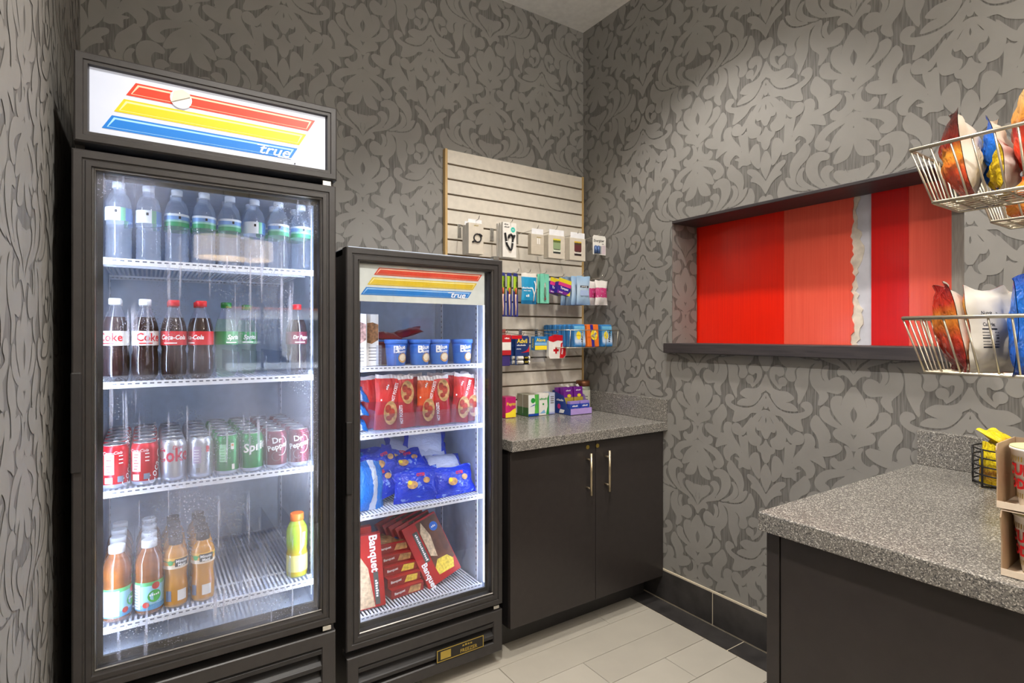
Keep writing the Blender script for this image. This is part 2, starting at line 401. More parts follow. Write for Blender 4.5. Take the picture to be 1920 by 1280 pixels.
wb = structure(MB().box(XL - .1, YB, 0, XW + .4, YB + .1, ZC).build('wall_back', PAPER))
damask(wb, [(XL, 0, XW, ZC)], .837, 2.24, lambda u, v, d: (u, YB - .0006 - d, v))
wl = structure(MB().box(XL - .1, YE, 0, XL, YB, ZC).build('wall_left', PAPER))
damask(wl, [(YE, 0, YB, ZC)], 1.45, 1.42, lambda u, v, d: (XL + .0006 + d, u, v))
w = MB()
w.box(XW, YE, 0, XW + .19, YB, OZ0 - .05); w.box(XW, YE, OZ1, XW + .19, YB, ZC)
w.box(XW, YE, OZ0 - .05, XW + .19, OY0, OZ1); w.box(XW, OY1, OZ0 - .05, XW + .19, YB, OZ1)
wr = structure(w.build('wall_right', PAPER))
damask(wr, [(YE, .155, YB, OZ0 - .05), (YE, OZ1, YB, ZC), (YE, OZ0 - .05, OY0, OZ1), (OY1, OZ0 - .05, YB, OZ1)], .998, 1.160, lambda u, v, d: (XW - .0006 - d, u, v))
damask(wr, [(0, OZ0, .19, OZ1)], .10, 1.7, lambda u, v, d: (XW + u, OY1 - .0006 - d, v))

CEIL = mat('ceiling_paint', rgb(240, 238, 234), .8)
LOBBYW = mat('lobby_paint', rgb(196, 186, 160), .7)
structure(MB().box(-3.1, -6.2, ZC, 3.6, YB + .1, ZC + .08).build('ceiling', CEIL))

# hatch trim: dark stained wood head and sill
def woodmat(name, c1, c2, sc=(4, 60, 60)):
    m, nt, b = new(name); tc = N(nt, 'ShaderNodeTexCoord'); mp = N(nt, 'ShaderNodeMapping'); mp.inputs['Scale'].default_value = sc
    nz = N(nt, 'ShaderNodeTexNoise'); nz.inputs['Scale'].default_value = 2; nz.inputs['Detail'].default_value = 5; nz.inputs['Distortion'].default_value = .6
    nt.links.new(tc.outputs['Object'], mp.inputs[0]); nt.links.new(mp.outputs[0], nz.inputs['Vector'])
    r = ramp(nt, nz.outputs['Fac'], [(.3, c1), (.7, c2)]); nt.links.new(r.outputs[0], b.inputs['Base Color']); b.inputs['Roughness'].default_value = .5
    return m
DARKWOOD = woodmat('dark_stained_wood', rgb(46, 42, 44), rgb(66, 60, 60), (50, 3, 50))
structure(MB().bbox(XW - .002, OY0, OZ1 - .012, XW + .19, OY1, OZ1 + .002, .002).build('trim_1', DARKWOOD))
structure(MB().bbox(XW - .045, OY0 - .03, OZ0 - .048, XW + .195, OY1 + .02, OZ0, .003).build('trim_2', DARKWOOD))

# red panels seen through the hatch
def redmat(name, c1, c2, rough):
    m, nt, b = new(name); tc = N(nt, 'ShaderNodeTexCoord'); mp = N(nt, 'ShaderNodeMapping'); mp.inputs['Scale'].default_value = (30, 160, 3)
    nz = N(nt, 'ShaderNodeTexNoise'); nz.inputs['Scale'].default_value = 1; nz.inputs['Detail'].default_value = 4
    nt.links.new(tc.outputs['Object'], mp.inputs[0]); nt.links.new(mp.outputs[0], nz.inputs['Vector'])
    r = ramp(nt, nz.outputs['Fac'], [(.3, c1), (.7, c2)]); nt.links.new(r.outputs[0], b.inputs['Base Color'])
    b.inputs['Roughness'].default_value = rough; b.inputs['Coat Weight'].default_value = .3; b.inputs['Coat Roughness'].default_value = .12
    return m
RED1 = redmat('red_laminate', rgb(238, 28, 4), rgb(248, 38, 8), .3)
RED2 = redmat('pale_red_laminate', rgb(240, 88, 66), rgb(248, 100, 76), .3)
RED3 = redmat('deep_red_laminate', rgb(210, 9, 2), rgb(222, 15, 4), .3)
PLASTER = mat('bare_plaster', rgb(206, 206, 214), .7, noise=.12, nscale=12, bump=.4)
TORN = mat('torn_paint', rgb(222, 212, 196), .75, noise=.22, nscale=24, bump=.6)
GREYLAM = woodmat('grey_laminate', rgb(150, 140, 128), rgb(178, 168, 156), (60, 60, 6))
XP = 2.392
wbey = structure(MB().box(XP + .012, .3, 1.1, XP + .03, 2.3, 2.2).build('wall_beyond', PLASTER))
def panel(name, y0, y1, m, t=.010, lab=None):
    o = MB().bbox(XP + .012 - t, y0, 1.2, XP + .0125, y1, 2.1, .0008).build(name, m, wbey)
    if lab: o['label'] = lab
    return o
panel('panel', 1.383, 1.95, RED1, lab='bright red glossy panel')
rnd = random.Random(5)
edge = [(1.095 + (rnd.uniform(-.006, .006) + .004 * math.sin(i * .9)), 1.2 + .9 * i / 60) for i in range(61)]
o = MB().prism([(1.3828, 1.2), (1.3828, 2.1)] + [(y, z) for y, z in reversed(edge)], 'X', XP + .003, XP + .0125).build('panel', RED2, wbey); o['label'] = 'pale red panel with a torn edge'
e2 = [(1.07 + rnd.uniform(-.007, .007) + .012 * math.sin(i * .33), 1.2 + .9 * i / 60) for i in range(61)]
o = MB().prism([(y + .001, z) for y, z in edge] + [(y, z) for y, z in reversed(e2)], 'X', XP + .008, XP + .0125).build('torn_strip', TORN, wbey); o['label'] = 'ragged strip of torn off backing'
panel('panel', .895, 1.024, RED3, lab='deep red glossy panel')
panel('panel', .762, .8945, RED2)
panel('panel', .5, .7615, GREYLAM, .014, lab='grey brushed laminate panel')

# ---- floor
TILE = mat('floor_tile', rgb(180, 173, 160), .38, noise=.05, nscale=5)
TILE2 = mat('floor_tile_light', rgb(186, 179, 166), .36, noise=.05, nscale=5)
GROUT = mat('dark_grout', rgb(104, 94, 78), .9)
LGROUT = mat('light_grout', rgb(212, 200, 176), .9)
SLATE = mat('black_tile', rgb(58, 55, 54), .4, noise=.3, nscale=14)
fl = structure(MB().box(-3.1, -6.2, -.06, 3.6, YB + .05, -.004).build('floor', GROUT))
PIT = .1625; r0 = 1.883; LT = .918; offs = {0: 1.803, 1: 1.185, 2: 1.494}
tm = {}
for r in range(-3, 16):
    y1 = r0 + PIT - r * PIT; y0 = y1 - PIT
    if y0 > YB - .01: continue
    y1 = min(y1, YB)
    x = offs[r % 3] - 4 * LT
    while x < 2.066:
        a, b = max(x, XL), min(x + LT, 2.066)
        if b - a > .03:
            k = (round(b - a, 3), round(y1 - y0, 3), (r * 7 + int(x * 10)) % 2)
            if k not in tm:
                tm[k] = MB().bbox(.0012, .0012, -.008, b - a - .0012, y1 - y0 - .0012, 0, .0012).build('tile', TILE2 if k[2] else TILE, fl).data
                bpy.data.objects.remove([q for q in fl.children if q.data == tm[k]][0])
            place('tile', tm[k], fl, (a, y0, 0))
        x += LT
for y0, y1 in ((-.6, -.37), (-.37, .538), (.538, 1.447), (1.447, 2.355), (2.355, 2.52)):
    MB().bbox(2.068, y0 + .002, -.008, 2.186, y1 - .002, .0004, .0012).build('border_tile', SLATE, fl)
MB().box(2.0665, YE, -.006, 2.194, YB, -.0012).build('grout_bed', LGROUT, fl)
stf = MB().box(-3.0, -6.0, -.006, 3.5, YE, -.001).build('lobby_tiles', TILE, fl)
bb = structure(MB().box(XW - .007, YE, 0, XW, YB, .161).build('baseboard_right', LGROUT))
for y0, y1 in ((-.6, .394), (.394, 1.0), (1.0, 1.606), (1.606, 2.212), (2.212, 2.52)):
    MB().bbox(XW - .011, y0 + .003, .008, XW - .004, y1 - .003, .153, .0015).build('tile', SLATE, bb)
bl = structure(MB().box(XL, YE, 0, XL + .006, YB, .161).build('baseboard_left', SLATE))

# ---- lobby behind the camera: seen only as light and as reflections in the cooler doors
structure(MB().box(-3.1, YE, 0, XL - .1, YE + .1, ZC).build('wall_lobby_front', LOBBYW))
structure(MB().box(-3.1, -6.1, 0, -3.0, YE, ZC).build('wall_lobby_left', LOBBYW))
structure(MB().box(3.4, -6.1, 0, 3.5, YE, ZC).build('wall_lobby_right', LOBBYW))
structure(MB().box(XW + .19, YE, 0, 3.5, YE + .1, ZC).build('wall_lobby_end', LOBBYW))
WX0, WX1, WZ0, WZ1 = .95, 2.6, .75, 1.85
w = MB(); w.box(-3.1, -6.1, 0, WX0, -6.0, ZC); w.box(WX1, -6.1, 0, 3.5, -6.0, ZC); w.box(WX0, -6.1, 0, WX1, -6.0, WZ0); w.box(WX0, -6.1, WZ1, WX1, -6.0, ZC)
structure(w.build('wall_lobby_rear', mat('lobby_rear_paint', rgb(150, 138, 120), .7)))
win = structure(MB().frame(WX0, WX1, WZ0, WZ1, [(0, -6.08), (.05, -6.08), (.05, -5.98), (0, -5.98)]).build('window_1', BLACK2))
MB().box(1.5, -6.05, WZ0, 1.54, -6.01, WZ1).build('mullion', BLACK2, win)
MB().box(WX0, -6.045, WZ0, WX1, -6.04, WZ1).build('pane', clear('window_glass'), win)
def car(lab, x, y, col):
    t = thing('parked_car', lab, 'car', (x, y, -.3), (0, 0, R(4)), 'cars outside')
    MB().prism([(-2.1, .28), (2.1, .28), (2.15, .62), (2.0, .82), (1.1, .92), (-1.9, .95), (-2.1, .7)], 'Y', -.85, .85).build('car_body', mat('car_paint_' + lab[:4], col, .25, coat=.5), t)
    MB().prism([(1.1, .92), (.5, 1.42), (-1.2, 1.45), (-1.85, .95)], 'Y', -.75, .75).build('cabin_glass', mat('car_glass', rgb(40, 46, 52), .1), t)
    MB().prism([(.45, 1.43), (-1.15, 1.46), (-1.1, 1.5), (.4, 1.48)], 'Y', -.7, .7).build('roof', mat('car_paint_' + lab[:4], col, .25, coat=.5), t)
    for wx in (-1.35, 1.35):
        for wy in (-.87, .67): MB().prism(circ(wx, .33, .33, 18), 'Y', wy, wy + .2).build('wheel', DEEP, t)
car('white car parked outside the lobby window', 2.2, -13, rgb(226, 228, 230))
car('grey car parked outside the lobby window', 6.6, -13.5, rgb(130, 134, 140))
t = thing('store_building', 'low store with an orange fascia across the parking lot', 'building', (6, -27, -.3))
MB().box(-9, -3, 0, 9, 0, 3.0).build('wall', mat('store_wall', rgb(210, 204, 196), .8), t)
MB().box(-9.1, -3, 3.0, 9.1, .3, 4.2).build('fascia', mat('store_orange', rgb(226, 110, 50), .6), t)
MB().box(-9.2, -3.1, 4.2, 9.2, .4, 4.4).build('roof_edge', WHITE, t)
for i in range(6): MB().box(-7.5 + i * 2.7, .0, .2, -5.6 + i * 2.7, .05, 2.5).build('window', mat('car_glass', rgb(40, 46, 52), .1), t)
g = MB().box(-18, -32, -.4, 24, -6.2, -.3).build('parking_lot', mat('asphalt', rgb(120, 118, 115), .9)); structure(g)

# ---- ceiling lamps and added fill globes
GLOW = mat('lamp_glow', (1, .93, .82, 1), .4, emit=14)
for i, (x, y, wt, cone) in enumerate(DOWNLIGHTS):
    names = ['above the back counter', 'above the beverage cooler', 'above the right counter, added to brighten it']
    t = thing('ceiling_downlight', 'round white recessed downlight in the ceiling ' + names[i], 'ceiling light', (x, y, ZC), group='recessed ceiling lights')
    MB().lathe([(.062, .0), (.085, -.001), (.09, -.004), (.085, -.008), (.066, -.006), (.062, .0)], 28, cap=False).build('trim_ring', WHITE, t)
    MB().lathe([(.0615, -.0005), (.0605, -.003)], 24).build('lens', GLOW, t)
    L = bpy.data.lights.new('downlight', 'SPOT'); L.energy = wt; L.spot_size = R(cone); L.spot_blend = .55; L.shadow_soft_size = .05; L.color = LAMP_COL
    lo = bpy.data.objects.new('downlight_bulb', L); COL.objects.link(lo); lo.parent = t; lo.location = (0, 0, -.02)
SHADE = mat('drum_shade', (1, .82, .58, 1), .6, emit=1.6)
for i, (x, y, z) in enumerate(PENDANTS):
    t = thing('drum_pendant', 'tan drum pendant lamp hanging in the lobby, ' + ('nearer' if i == 0 else 'farther') + ' one', 'pendant lamp', (x, y, z), group='lobby drum pendants')
    MB().lathe([(.25, -.1), (.25, .1), (.24, .1), (.24, -.1), (.25, -.1)], 32, cap=False).build('lamp_shade', SHADE, t)
    MB().lathe([(.004, .1), (.004, ZC - z)], 8).build('cord', BLACK2, t)
    MB().lathe([(.05, ZC - z - .02), (.05, ZC - z)], 20).build('canopy', CHROME, t)
    L = bpy.data.lights.new('pendant', 'POINT'); L.energy = 18; L.shadow_soft_size = .03; L.color = (1, .86, .66)
    lo = bpy.data.objects.new('pendant_bulb', L); COL.objects.link(lo); lo.parent = t; lo.location = (0, 0, 0)

for i, (x, y, wt) in enumerate(FILL_GLOBES):  # unseen glowing globes, added to lift the soft light in the nook
    FILL_GLOW = mat('fill_globe_glow_%d' % wt, (*LAMP_COL, 1), .3, emit=wt)
    t = thing('fill_globe', 'opal globe added as fill light ' + ['in front of the coolers', 'in the lobby on the left', 'in the lobby on the right'][i], 'ceiling light', (x, y, 2.86), group='added fill light globes')
    MB().lathe([(.002, -.13), (.06, -.12), (.11, -.08), (.135, 0), (.11, .08), (.06, .12)], 28).build('globe', FILL_GLOW, t)
    MB().lathe([(.06, .12), (.06, .16), (.02, .165), (.02, ZC - 2.88), (.06, ZC - 2.875), (.06, ZC - 2.86)], 20).build('stem', CHROME, t)
# ================================================================== COOLERS
def glass_fog(amount, drips, seed):
    def f(nt):
        tc = N(nt, 'ShaderNodeTexCoord')
        n1 = N(nt, 'ShaderNodeTexNoise'); n1.inputs['Scale'].default_value = 3.2; n1.inputs['Detail'].default_value = 3
        mp = N(nt, 'ShaderNodeMapping'); mp.inputs['Location'].default_value = (seed, 0, 0); mp.inputs['Scale'].default_value = (1, 1, .8)
        nt.links.new(tc.outputs['Object'], mp.inputs[0]); nt.links.new(mp.outputs[0], n1.inputs['Vector'])
        r1 = ramp(nt, n1.outputs['Fac'], [(.38, (0, 0, 0)), (.68, (amount,) * 3)])
        mp2 = N(nt, 'ShaderNodeMapping'); mp2.inputs['Scale'].default_value = (75, 1, 2.2)
        n2 = N(nt, 'ShaderNodeTexNoise'); n2.inputs['Scale'].default_value = 1; n2.inputs['Detail'].default_value = 2
        nt.links.new(tc.outputs['Object'], mp2.inputs[0]); nt.links.new(mp2.outputs[0], n2.inputs['Vector'])
        r2 = ramp(nt, n2.outputs['Fac'], [(.58, (0, 0, 0)), (.66, (drips,) * 3)])
        vo = N(nt, 'ShaderNodeTexVoronoi'); vo.inputs['Scale'].default_value = 150
        nt.links.new(tc.outputs['Object'], vo.inputs['Vector'])
        r3 = ramp(nt, vo.outputs['Distance'], [(.16, (drips * .8,) * 3), (.26, (0, 0, 0))])
        n4 = N(nt, 'ShaderNodeTexNoise'); n4.inputs['Scale'].default_value = 5
        nt.links.new(tc.outputs['Object'], n4.inputs['Vector'])
        r4 = ramp(nt, n4.outputs['Fac'], [(.5, (0, 0, 0)), (.6, (1, 1, 1))])
        m1 = N(nt, 'ShaderNodeMath', operation='MULTIPLY'); nt.links.new(r3.outputs[0], m1.inputs[0]); nt.links.new(r4.outputs[0], m1.inputs[1])
        m2 = N(nt, 'ShaderNodeMath', operation='MULTIPLY'); nt.links.new(r2.outputs[0], m2.inputs[0]); nt.links.new(r4.outputs[0], m2.inputs[1])
        a1 = N(nt, 'ShaderNodeMath', operation='ADD'); nt.links.new(r1.outputs[0], a1.inputs[0]); nt.links.new(m1.outputs[0], a1.inputs[1])
        a2 = N(nt, 'ShaderNodeMath', operation='ADD'); nt.links.new(a1.outputs[0], a2.inputs[0]); nt.links.new(m2.outputs[0], a2.inputs[1]); a2.use_clamp = True
        return a2.outputs[0]
    return f
FOGGLASS = clear('foggy_cooler_glass', (.97, .98, 1), 2.6, fog=glass_fog(.25, .40, 0), hazecol=(.72, .73, .86, 1))
FRZGLASS = clear('freezer_glass', (.97, .98, 1), 1.8, fog=glass_fog(.03, .02, 4), hazecol=(.8, .82, .9, 1))
LEDMAT = mat('led_tube', (.76, .86, 1, 1), .4, emit=34)
LEDFRZ = mat('led_tube_freezer', (.74, .82, 1, 1), .4, emit=17)
CLEARPL = clear('clear_lane_plastic', (.93, .95, 1), 1.0, haze=.06)
SIGNW = printed('sign_white', 'X', [(0, rgb(190, 196, 212)), (.5, rgb(212, 216, 230)), (1, rgb(196, 202, 218))], .2, 2, .3, 'LINEAR', emit=.24)
def signink(n, c, e=.2): return printed(n, 'Z', [(0, c), (.86, c), (1, c)], 0, 1, .3, emit=e)
LITINK = {k: (signink('sign_' + k, c), signink('sign_' + k + '_edge', c2)) for k, c, c2 in (('red', rgb(214, 52, 26), rgb(240, 190, 160)), ('yellow', rgb(218, 186, 22), rgb(246, 232, 150)), ('blue', rgb(14, 112, 196), rgb(150, 200, 240)))}
PLAININK = {k: (mat('panel_' + k, c, .3), mat('panel_' + k + '_edge', c2, .3)) for k, c, c2 in (('red', rgb(214, 62, 34), rgb(238, 196, 160)), ('yellow', rgb(222, 190, 40), rgb(245, 232, 160)), ('blue', rgb(24, 120, 196), rgb(160, 205, 238)))}
SIGNWHITE = signink('sign_white_ink', rgb(245, 246, 250), .4)
def stripes(parent, y, x0, x1, z0, z1, inks, white, hgt=.25):
    """three slanted stripes with a bevelled outline and the script word on the lowest one"""
    W, H = x1 - x0, z1 - z0
    for i, k in enumerate(('red', 'yellow', 'blue')):
        zt = z0 + H * (1 - i * .357); zb = zt - H * .272; sl = W * .05 / (H * .272) * .62
        def q(ins, s_=sl, zt=zt, zb=zb, i=i):
            xa = x0 + W * (.136 - .048 * i); xb = x0 + W * (1 - .049 * i); dx = W * .0395
            return [(xa - dx + ins * 2.2, zb + ins), (xb - dx - ins * .9, zb + ins), (xb - ins * 2.2, zt - ins), (xa + ins * .9, zt - ins)]
        decal(q(0), parent, inks[k][0], org=(0, y, 0), name='stripe')
        decal(q(H * .035), parent, inks[k][1], org=(0, y, 0), lift=.0009, name='stripe_line')
        decal([(a, b) for a, b in q(H * .045)][:2] + [(q(H * .06)[2][0], q(H * .07)[2][1]), (q(H * .06)[3][0], q(H * .07)[3][1])], parent, inks[k][0], org=(0, y, 0), lift=.0013, name='stripe')
    cx = x0 + W * .775; cz = z0 + H * .135
    lettering('true', parent, (cx, y, cz), H * .30, white, shear=.35, bold=.0004, sx=1.25, lift=.0019)
    decal([(cx - W * .085, cz + H * .075), (cx - W * .028, cz + H * .075), (cx - W * .026, cz + H * .095), (cx - W * .083, cz + H * .095)], parent, white, org=(0, y, 0), lift=.0019, name='script_bar')
    decal([(cx + W * .02, cz - H * .115), (cx + W * .095, cz - H * .115), (cx + W * .097, cz - H * .095), (cx + W * .022, cz - H * .095)], parent, white, org=(0, y, 0), lift=.0019, name='script_bar')

def cooler(nm, label, X0, X1, YF, YK, ZB, ZT, dz0, dz1, gx0, gx1, gz0, gz1, header, glassm, led, wt):
    t = thing(nm, label, 'refrigerator' if header else 'freezer', ((X0 + X1) / 2, YF, 0))
    cx = (X0 + X1) / 2
    def L(o): o.location = (-cx, -YF, 0); return o
    wt2 = wt
    top_in = dz1 - .02; bot_in = dz0 + .03
    # cabinet shell, outer black, inner liner
    L(MB().box(X0, YF + .05, ZB + .02, X0 + .02, YK, ZT).box(X1 - .02, YF + .05, ZB + .02, X1, YK, ZT).box(X0, YK - .02, ZB + .02, X1, YK, ZT).box(X0, YF + .05, ZT - .02, X1, YK, ZT).box(X0, YF + .05, ZB + .02, X1, YK, ZB + .05).build('cabinet_shell', BLACK, t))
    lx0, lx1 = gx0 - .004, gx1 + .004
    L(MB().box(X0 + .02, YF + .05, bot_in, lx0, YK - .02, top_in).box(lx1, YF + .05, bot_in, X1 - .02, YK - .02, top_in).box(lx0, YK - .06, bot_in, lx1, YK - .02, top_in).box(X0 + .02, YF + .05, top_in, X1 - .02, YK - .02, top_in + .03).box(X0 + .02, YF + .05, bot_in - .03, X1 - .02, YK - .02, bot_in).build('liner', LINER, t))
    # shelf standards: slotted strips in the four corners
    for sx in (lx0 + .001, lx1 - .004):
        for sy in (YF + .13, YK - .14):
            o = L(MB().box(sx, sy, bot_in + .02, sx + .003, sy + .016, top_in - .03).build('shelf_standard', WIREWHITE, t))
            slots = MB(); z = bot_in + .04
            while z < top_in - .05: slots.box(sx - .0006, sy + .006, z, sx + .0036, sy + .010, z + .009); z += .0254
            stuff(slots.build('slots', DEEP, o))
    # door
    d = bpy.data.objects.new('door', None); COL.objects.link(d); d.parent = t; d['label'] = 'glass door in a black frame'
    wi = gx0 - (X0 - .003)
    prof = [(0, YF + .045), (0, YF + .004), (.004, YF), (.020, YF), (.022, YF + .004), (.026, YF + .004), (.028, YF + .001), (wi - .010, YF + .001), (wi - .008, YF + .006), (wi - .002, YF + .008), (wi, YF + .012), (wi, YF + .045)]
    L(MB().frame(X0 - .003, X1 - .006, dz0, dz1, prof).build('door_frame', BLACK, d))
    L(MB().frame(gx0 - .006, gx1 + .006, gz0 - .006, gz1 + .006, [(0, YF + .0075), (.003, YF + .0045), (.005, YF + .008)]).build('trim_bead', mat('bead_metal', rgb(150, 146, 140), .3, metal=.8), d))
    L(MB().box(gx0 - .004, YF + .018, gz0 - .004, gx1 + .004, YF + .022, gz1 + .004).build('glass_pane', glassm, d))
    L(MB().frame(gx0, gx1, gz0, gz1, [(-.004, YF + .040), (.012, YF + .040), (.012, YF + .049), (-.004, YF + .049)]).build('gasket', DEEP, d))
    hz = dz0 + (dz1 - dz0) * (.50 if header else .48)
    L(MB().bbox(X0 - .004, YF - .007, hz - .125, X0 + .017, YF + .012, hz + .125, .003).build('handle', BLACK2, d))
    for z in (dz1 + .008, dz0 - .012):
        L(MB().bbox(X1 - .045, YF + .008, z - .008, X1 - .018, YF + .035, z + .008, .002).build('hinge', CHROME, t))
    # louvred grille below
    gt, gb = dz0 - .024, ZB + .035
    L(MB().frame(X0, X1 - .006, gb, gt, [(0, YF + .05), (0, YF + .006), (.003, YF + .003), (.040, YF + .003), (.043, YF + .008), (.043, YF + .05)]).build('grille_frame', BLACK, t))
    L(MB().box(X0 + .01, YF + .045, gb, X1 - .01, YF + .05, gt).build('grille_back', DEEP, t))
    z = gt - .05; n = 0
    while z > gb + .02:
        L(MB().prism([(YF + .006, z - .012), (YF + .006, z), (YF + .010, z + .003), (YF + .042, z + .030), (YF + .042, z + .026), (YF + .012, z - .012)], 'X', X0 + .042, X1 - .048).build('louver', BLACK2, t)); z -= .0485; n += 1
    for sx in (X0 + .04, X1 - .10):
        for sy in (YF + .08, YK - .12):
            o = L(MB().prism(circ(sy + .025, ZB * .5, ZB * .5, 16), 'X', sx + .012, sx + .036).build('caster', BLACK2, t))
            L(MB().box(sx + .006, sy + .012, ZB * .5, sx + .011, sy + .04, ZB + .03).build('caster_fork', CHROME, t))
    if not header: L(MB().box(lx0 + .01, YF + .09, bot_in, lx1 - .01, YK - .07, bot_in + .004).build('under_shelf_shade', mat('shelf_shade_grey', rgb(104, 106, 116), .5), t))  # added dark sheet, stands in for shade between the bottom shelf wires
    # interior lamp strips
    for sx in ((lx0 + .003, lx0 + .012), (lx1 - .012, lx1 - .003)):
        L(MB().box(sx[0], YF + .055, bot_in + .05, sx[1], YF + .064, top_in - .05).build('led_strip', led, t))
    if header:
        h0, h1 = dz1 + .022, ZT + .006
        L(MB().frame(X0, X1, h0, h1, [(0, YF + .07), (0, YF + .014), (.004, YF + .010), (.018, YF + .010), (.020, YF + .013), (.028, YF + .013), (.031, YF + .022), (.031, YF + .07)]).build('sign_frame', BLACK, t))
        sg = L(MB().box(X0 + .03, YF + .023, h0 + .029, X1 - .033, YF + .027, h1 - .026).build('sign_face', SIGNW, t))
        stripes(sg, YF + .0225, -.10, .432, 1.882, 2.017, LITINK, SIGNWHITE)
        st = decal([(p[0], p[1]) for p in circ(.075, 1.998, .026, 22)], sg, WHITEINK, org=(0, YF + .0195, 0), name='round_sticker'); st['label'] = 'white round sticker peeling off the sign'
        decal([(.052, 1.985), (.066, 1.992), (.098, 2.008), (.094, 2.016), (.078, 2.024), (.058, 2.015)], st, mat('sticker_fold', rgb(226, 214, 196), .6), org=(0, YF + .0165, 0), name='folded_edge')
        decal(circ(.372, 1.873, .0022, 10), sg, INK, org=(0, YF + .0215, 0), name='trademark_dot')
    return t, d, L
fridge, fdoor, FL = cooler('beverage_cooler', 'tall black glass-door cooler with lit striped sign, left of the freezer', -.156, .496, 1.735, 2.49, .12, 2.06, .449, 1.816, -.110, .445, .503, 1.769, True, FOGGLASS, LEDMAT, .045)
freezer, zdoor, ZL = cooler('glass_door_freezer', 'shorter black glass-door freezer between the tall cooler and the cabinet', .574, 1.221, 1.898, 2.50, .02, 1.655, .248, 1.658, .622, 1.168, .303, 1.612, False, FRZGLASS, LEDFRZ, .045)
# striped panel inside the freezer door
fp = ZL(MB().box(.621, 1.9215, 1.472, 1.141, 1.924, 1.612).build('sign_panel', mat('sign_panel_white', rgb(214, 216, 206), .4), zdoor))
stripes(fp, 1.9213, .629, 1.130, 1.494, 1.596, PLAININK, WHITEINK)
# gold badge on the louvers
bd = ZL(MB().bbox(.915, 1.898, .098, 1.125, 1.9035, .148, .001).build('badge', mat('badge_black', rgb(30, 27, 22), .35), freezer))
MB().frame(.917, 1.123, .100, .146, [(0, 1.8976), (.003, 1.8976), (.003, 1.8985), (0, 1.8985)]).build('badge_border', GOLD, bd)
decal(rectp(.932, .108, .976, .138), bd, GOLD, org=(0, 1.8978, 0), name='badge_emblem')
lettering('FREEZER', bd, (1.055, 1.8978, .114), .020, GOLD, bold=.0003)
lettering('~4', bd, (1.05, 1.8978, .134), .014, GOLD, sx=1.6)

# ---- shelves
def shelf(par, L, x0, x1, y0, y1, z, wires=True, pitch=.0125, single=False):
    s = bpy.data.objects.new('shelf', None); COL.objects.link(s); s.parent = par
    L(MB().box(x0, y0 - .004, z - .016, x1, y0, z + .002).build('front_rail', WIREWHITE, s))
    m = MB(); x = x0 + .012
    while x < x1 - .015: m.box(x, y0 - .0046, z - .006, x + .010, y0 - .0030, z - .0025); x += .017
    stuff(L(m.build('rail_slots', mat('slot_shadow', rgb(96, 100, 116), .6), s)))
    L(MB().box(x0, y1, z - .008, x1, y1 + .004, z).build('back_rail', WIREWHITE, s))
    if single:
        me = MB().box(-.003, y0, -.004, .003, y1, 0).build('wire', WIREWHITE).data
        bpy.data.objects.remove([o for o in bpy.data.objects if o.data == me][0])
        x = x0 + .006
        while x < x1 - .003:
            o = place('wire', me, s); L(o); o.location = (o.location.x + x, o.location.y, z); x += pitch
    else:
        m = MB(); x = x0 + .006
        while x < x1 - .003: m.box(x - .0028, y0, z - .004, x + .0028, y1, z); x += pitch
        stuff(L(m.build('wires', WIREWHITE, s)))
    for yy in (y0 + .12, y1 - .12): L(MB().box(x0, yy, z - .010, x1, yy + .005, z - .004).build('cross_wire', WIREWHITE, s))
    return s
FZ = [1.557, 1.222, .929, .565]
LX = lambda i: -.0745 + .0692 * i
SH = [shelf(fridge, FL, -.110, .446, 1.828, 2.40, z) for z in FZ]
for si, z in enumerate(FZ):
    for i in range(9):
        x = LX(i) - .0346
        h = .075 if si != 3 else .10
        prof = [(1.832, z + .001), (2.38, z + .001), (2.38, z + h), (1.90, z + h), (1.868, z + h * .45), (1.845, z + h * .9), (1.832, z + h * .8)]
        if si in (1, 2, 3): FL(MB().prism(prof, 'X', x - .0006, x + .0006).build('lane_divider', CLEARPL, SH[si]))
    if si in (1, 2, 3):
        FL(MB().box(-.108, 1.829, z, .444, 1.8305, z + .018).build('lane_front', CLEARPL, SH[si]))
ZZ = [1.231, .981, .684, .312]
ZS = [shelf(freezer, ZL, .624, 1.166, 1.985, 2.42, z, single=(i > 0), pitch=.0135) for i, z in enumerate(ZZ)]

# ---- drinks
WATERPL = clear('water_bottle_body', (.93, .96, 1), 1.8, haze=.14, ior=1.4, rough=.06, hazecol=(.86, .9, .98, 1))
CAPW = mat('cap_white', rgb(226, 230, 238), .35)
CAPR = mat('cap_red', rgb(200, 24, 36), .4)
CAPD = mat('cap_dark', rgb(52, 40, 34), .4)
CAPO = mat('cap_orange', rgb(238, 120, 44), .4)
COLA = mat('cola', rgb(34, 16, 18), .08, coat=.6)
PETNECK = clear('clear_pet_neck', (.9, .9, .95), 1.2, haze=.06)
APPLE = mat('apple_juice', rgb(134, 74, 14), .1, coat=.5, noise=.4, nscale=25)
ORANGEJ = mat('orange_juice', rgb(196, 132, 34), .15, coat=.5, noise=.12, nscale=25)
LIME = printed('sport_drink', 'Z', [(0, rgb(176, 176, 50)), (.25, rgb(196, 124, 40)), (.62, rgb(140, 172, 48)), (1, rgb(160, 182, 66))], .15, 6, .2, 'LINEAR')
def bottle(nm, lab, cat, prof, bodymats, split, caprz, capm, label=None, seg=20, loc=(0, 0, 0)):
    t = thing(nm, lab, cat, loc)
    mats = [0 if z < split else 1 for r, z in prof[:-1]]
    MB().lathe(prof, seg, mats=mats).build('body', bodymats, t)
    r, z0, z1 = caprz
    MB().lathe([(r, z0), (r, z1 - .0015), (r - .0015, z1)], 20).build('cap', capm, t)
    if label:
        lr, a, b, lm = label
        MB().lathe([(lr, a), (lr, b)], seg + 4, cap=False).build('label', lm, t)
    return t
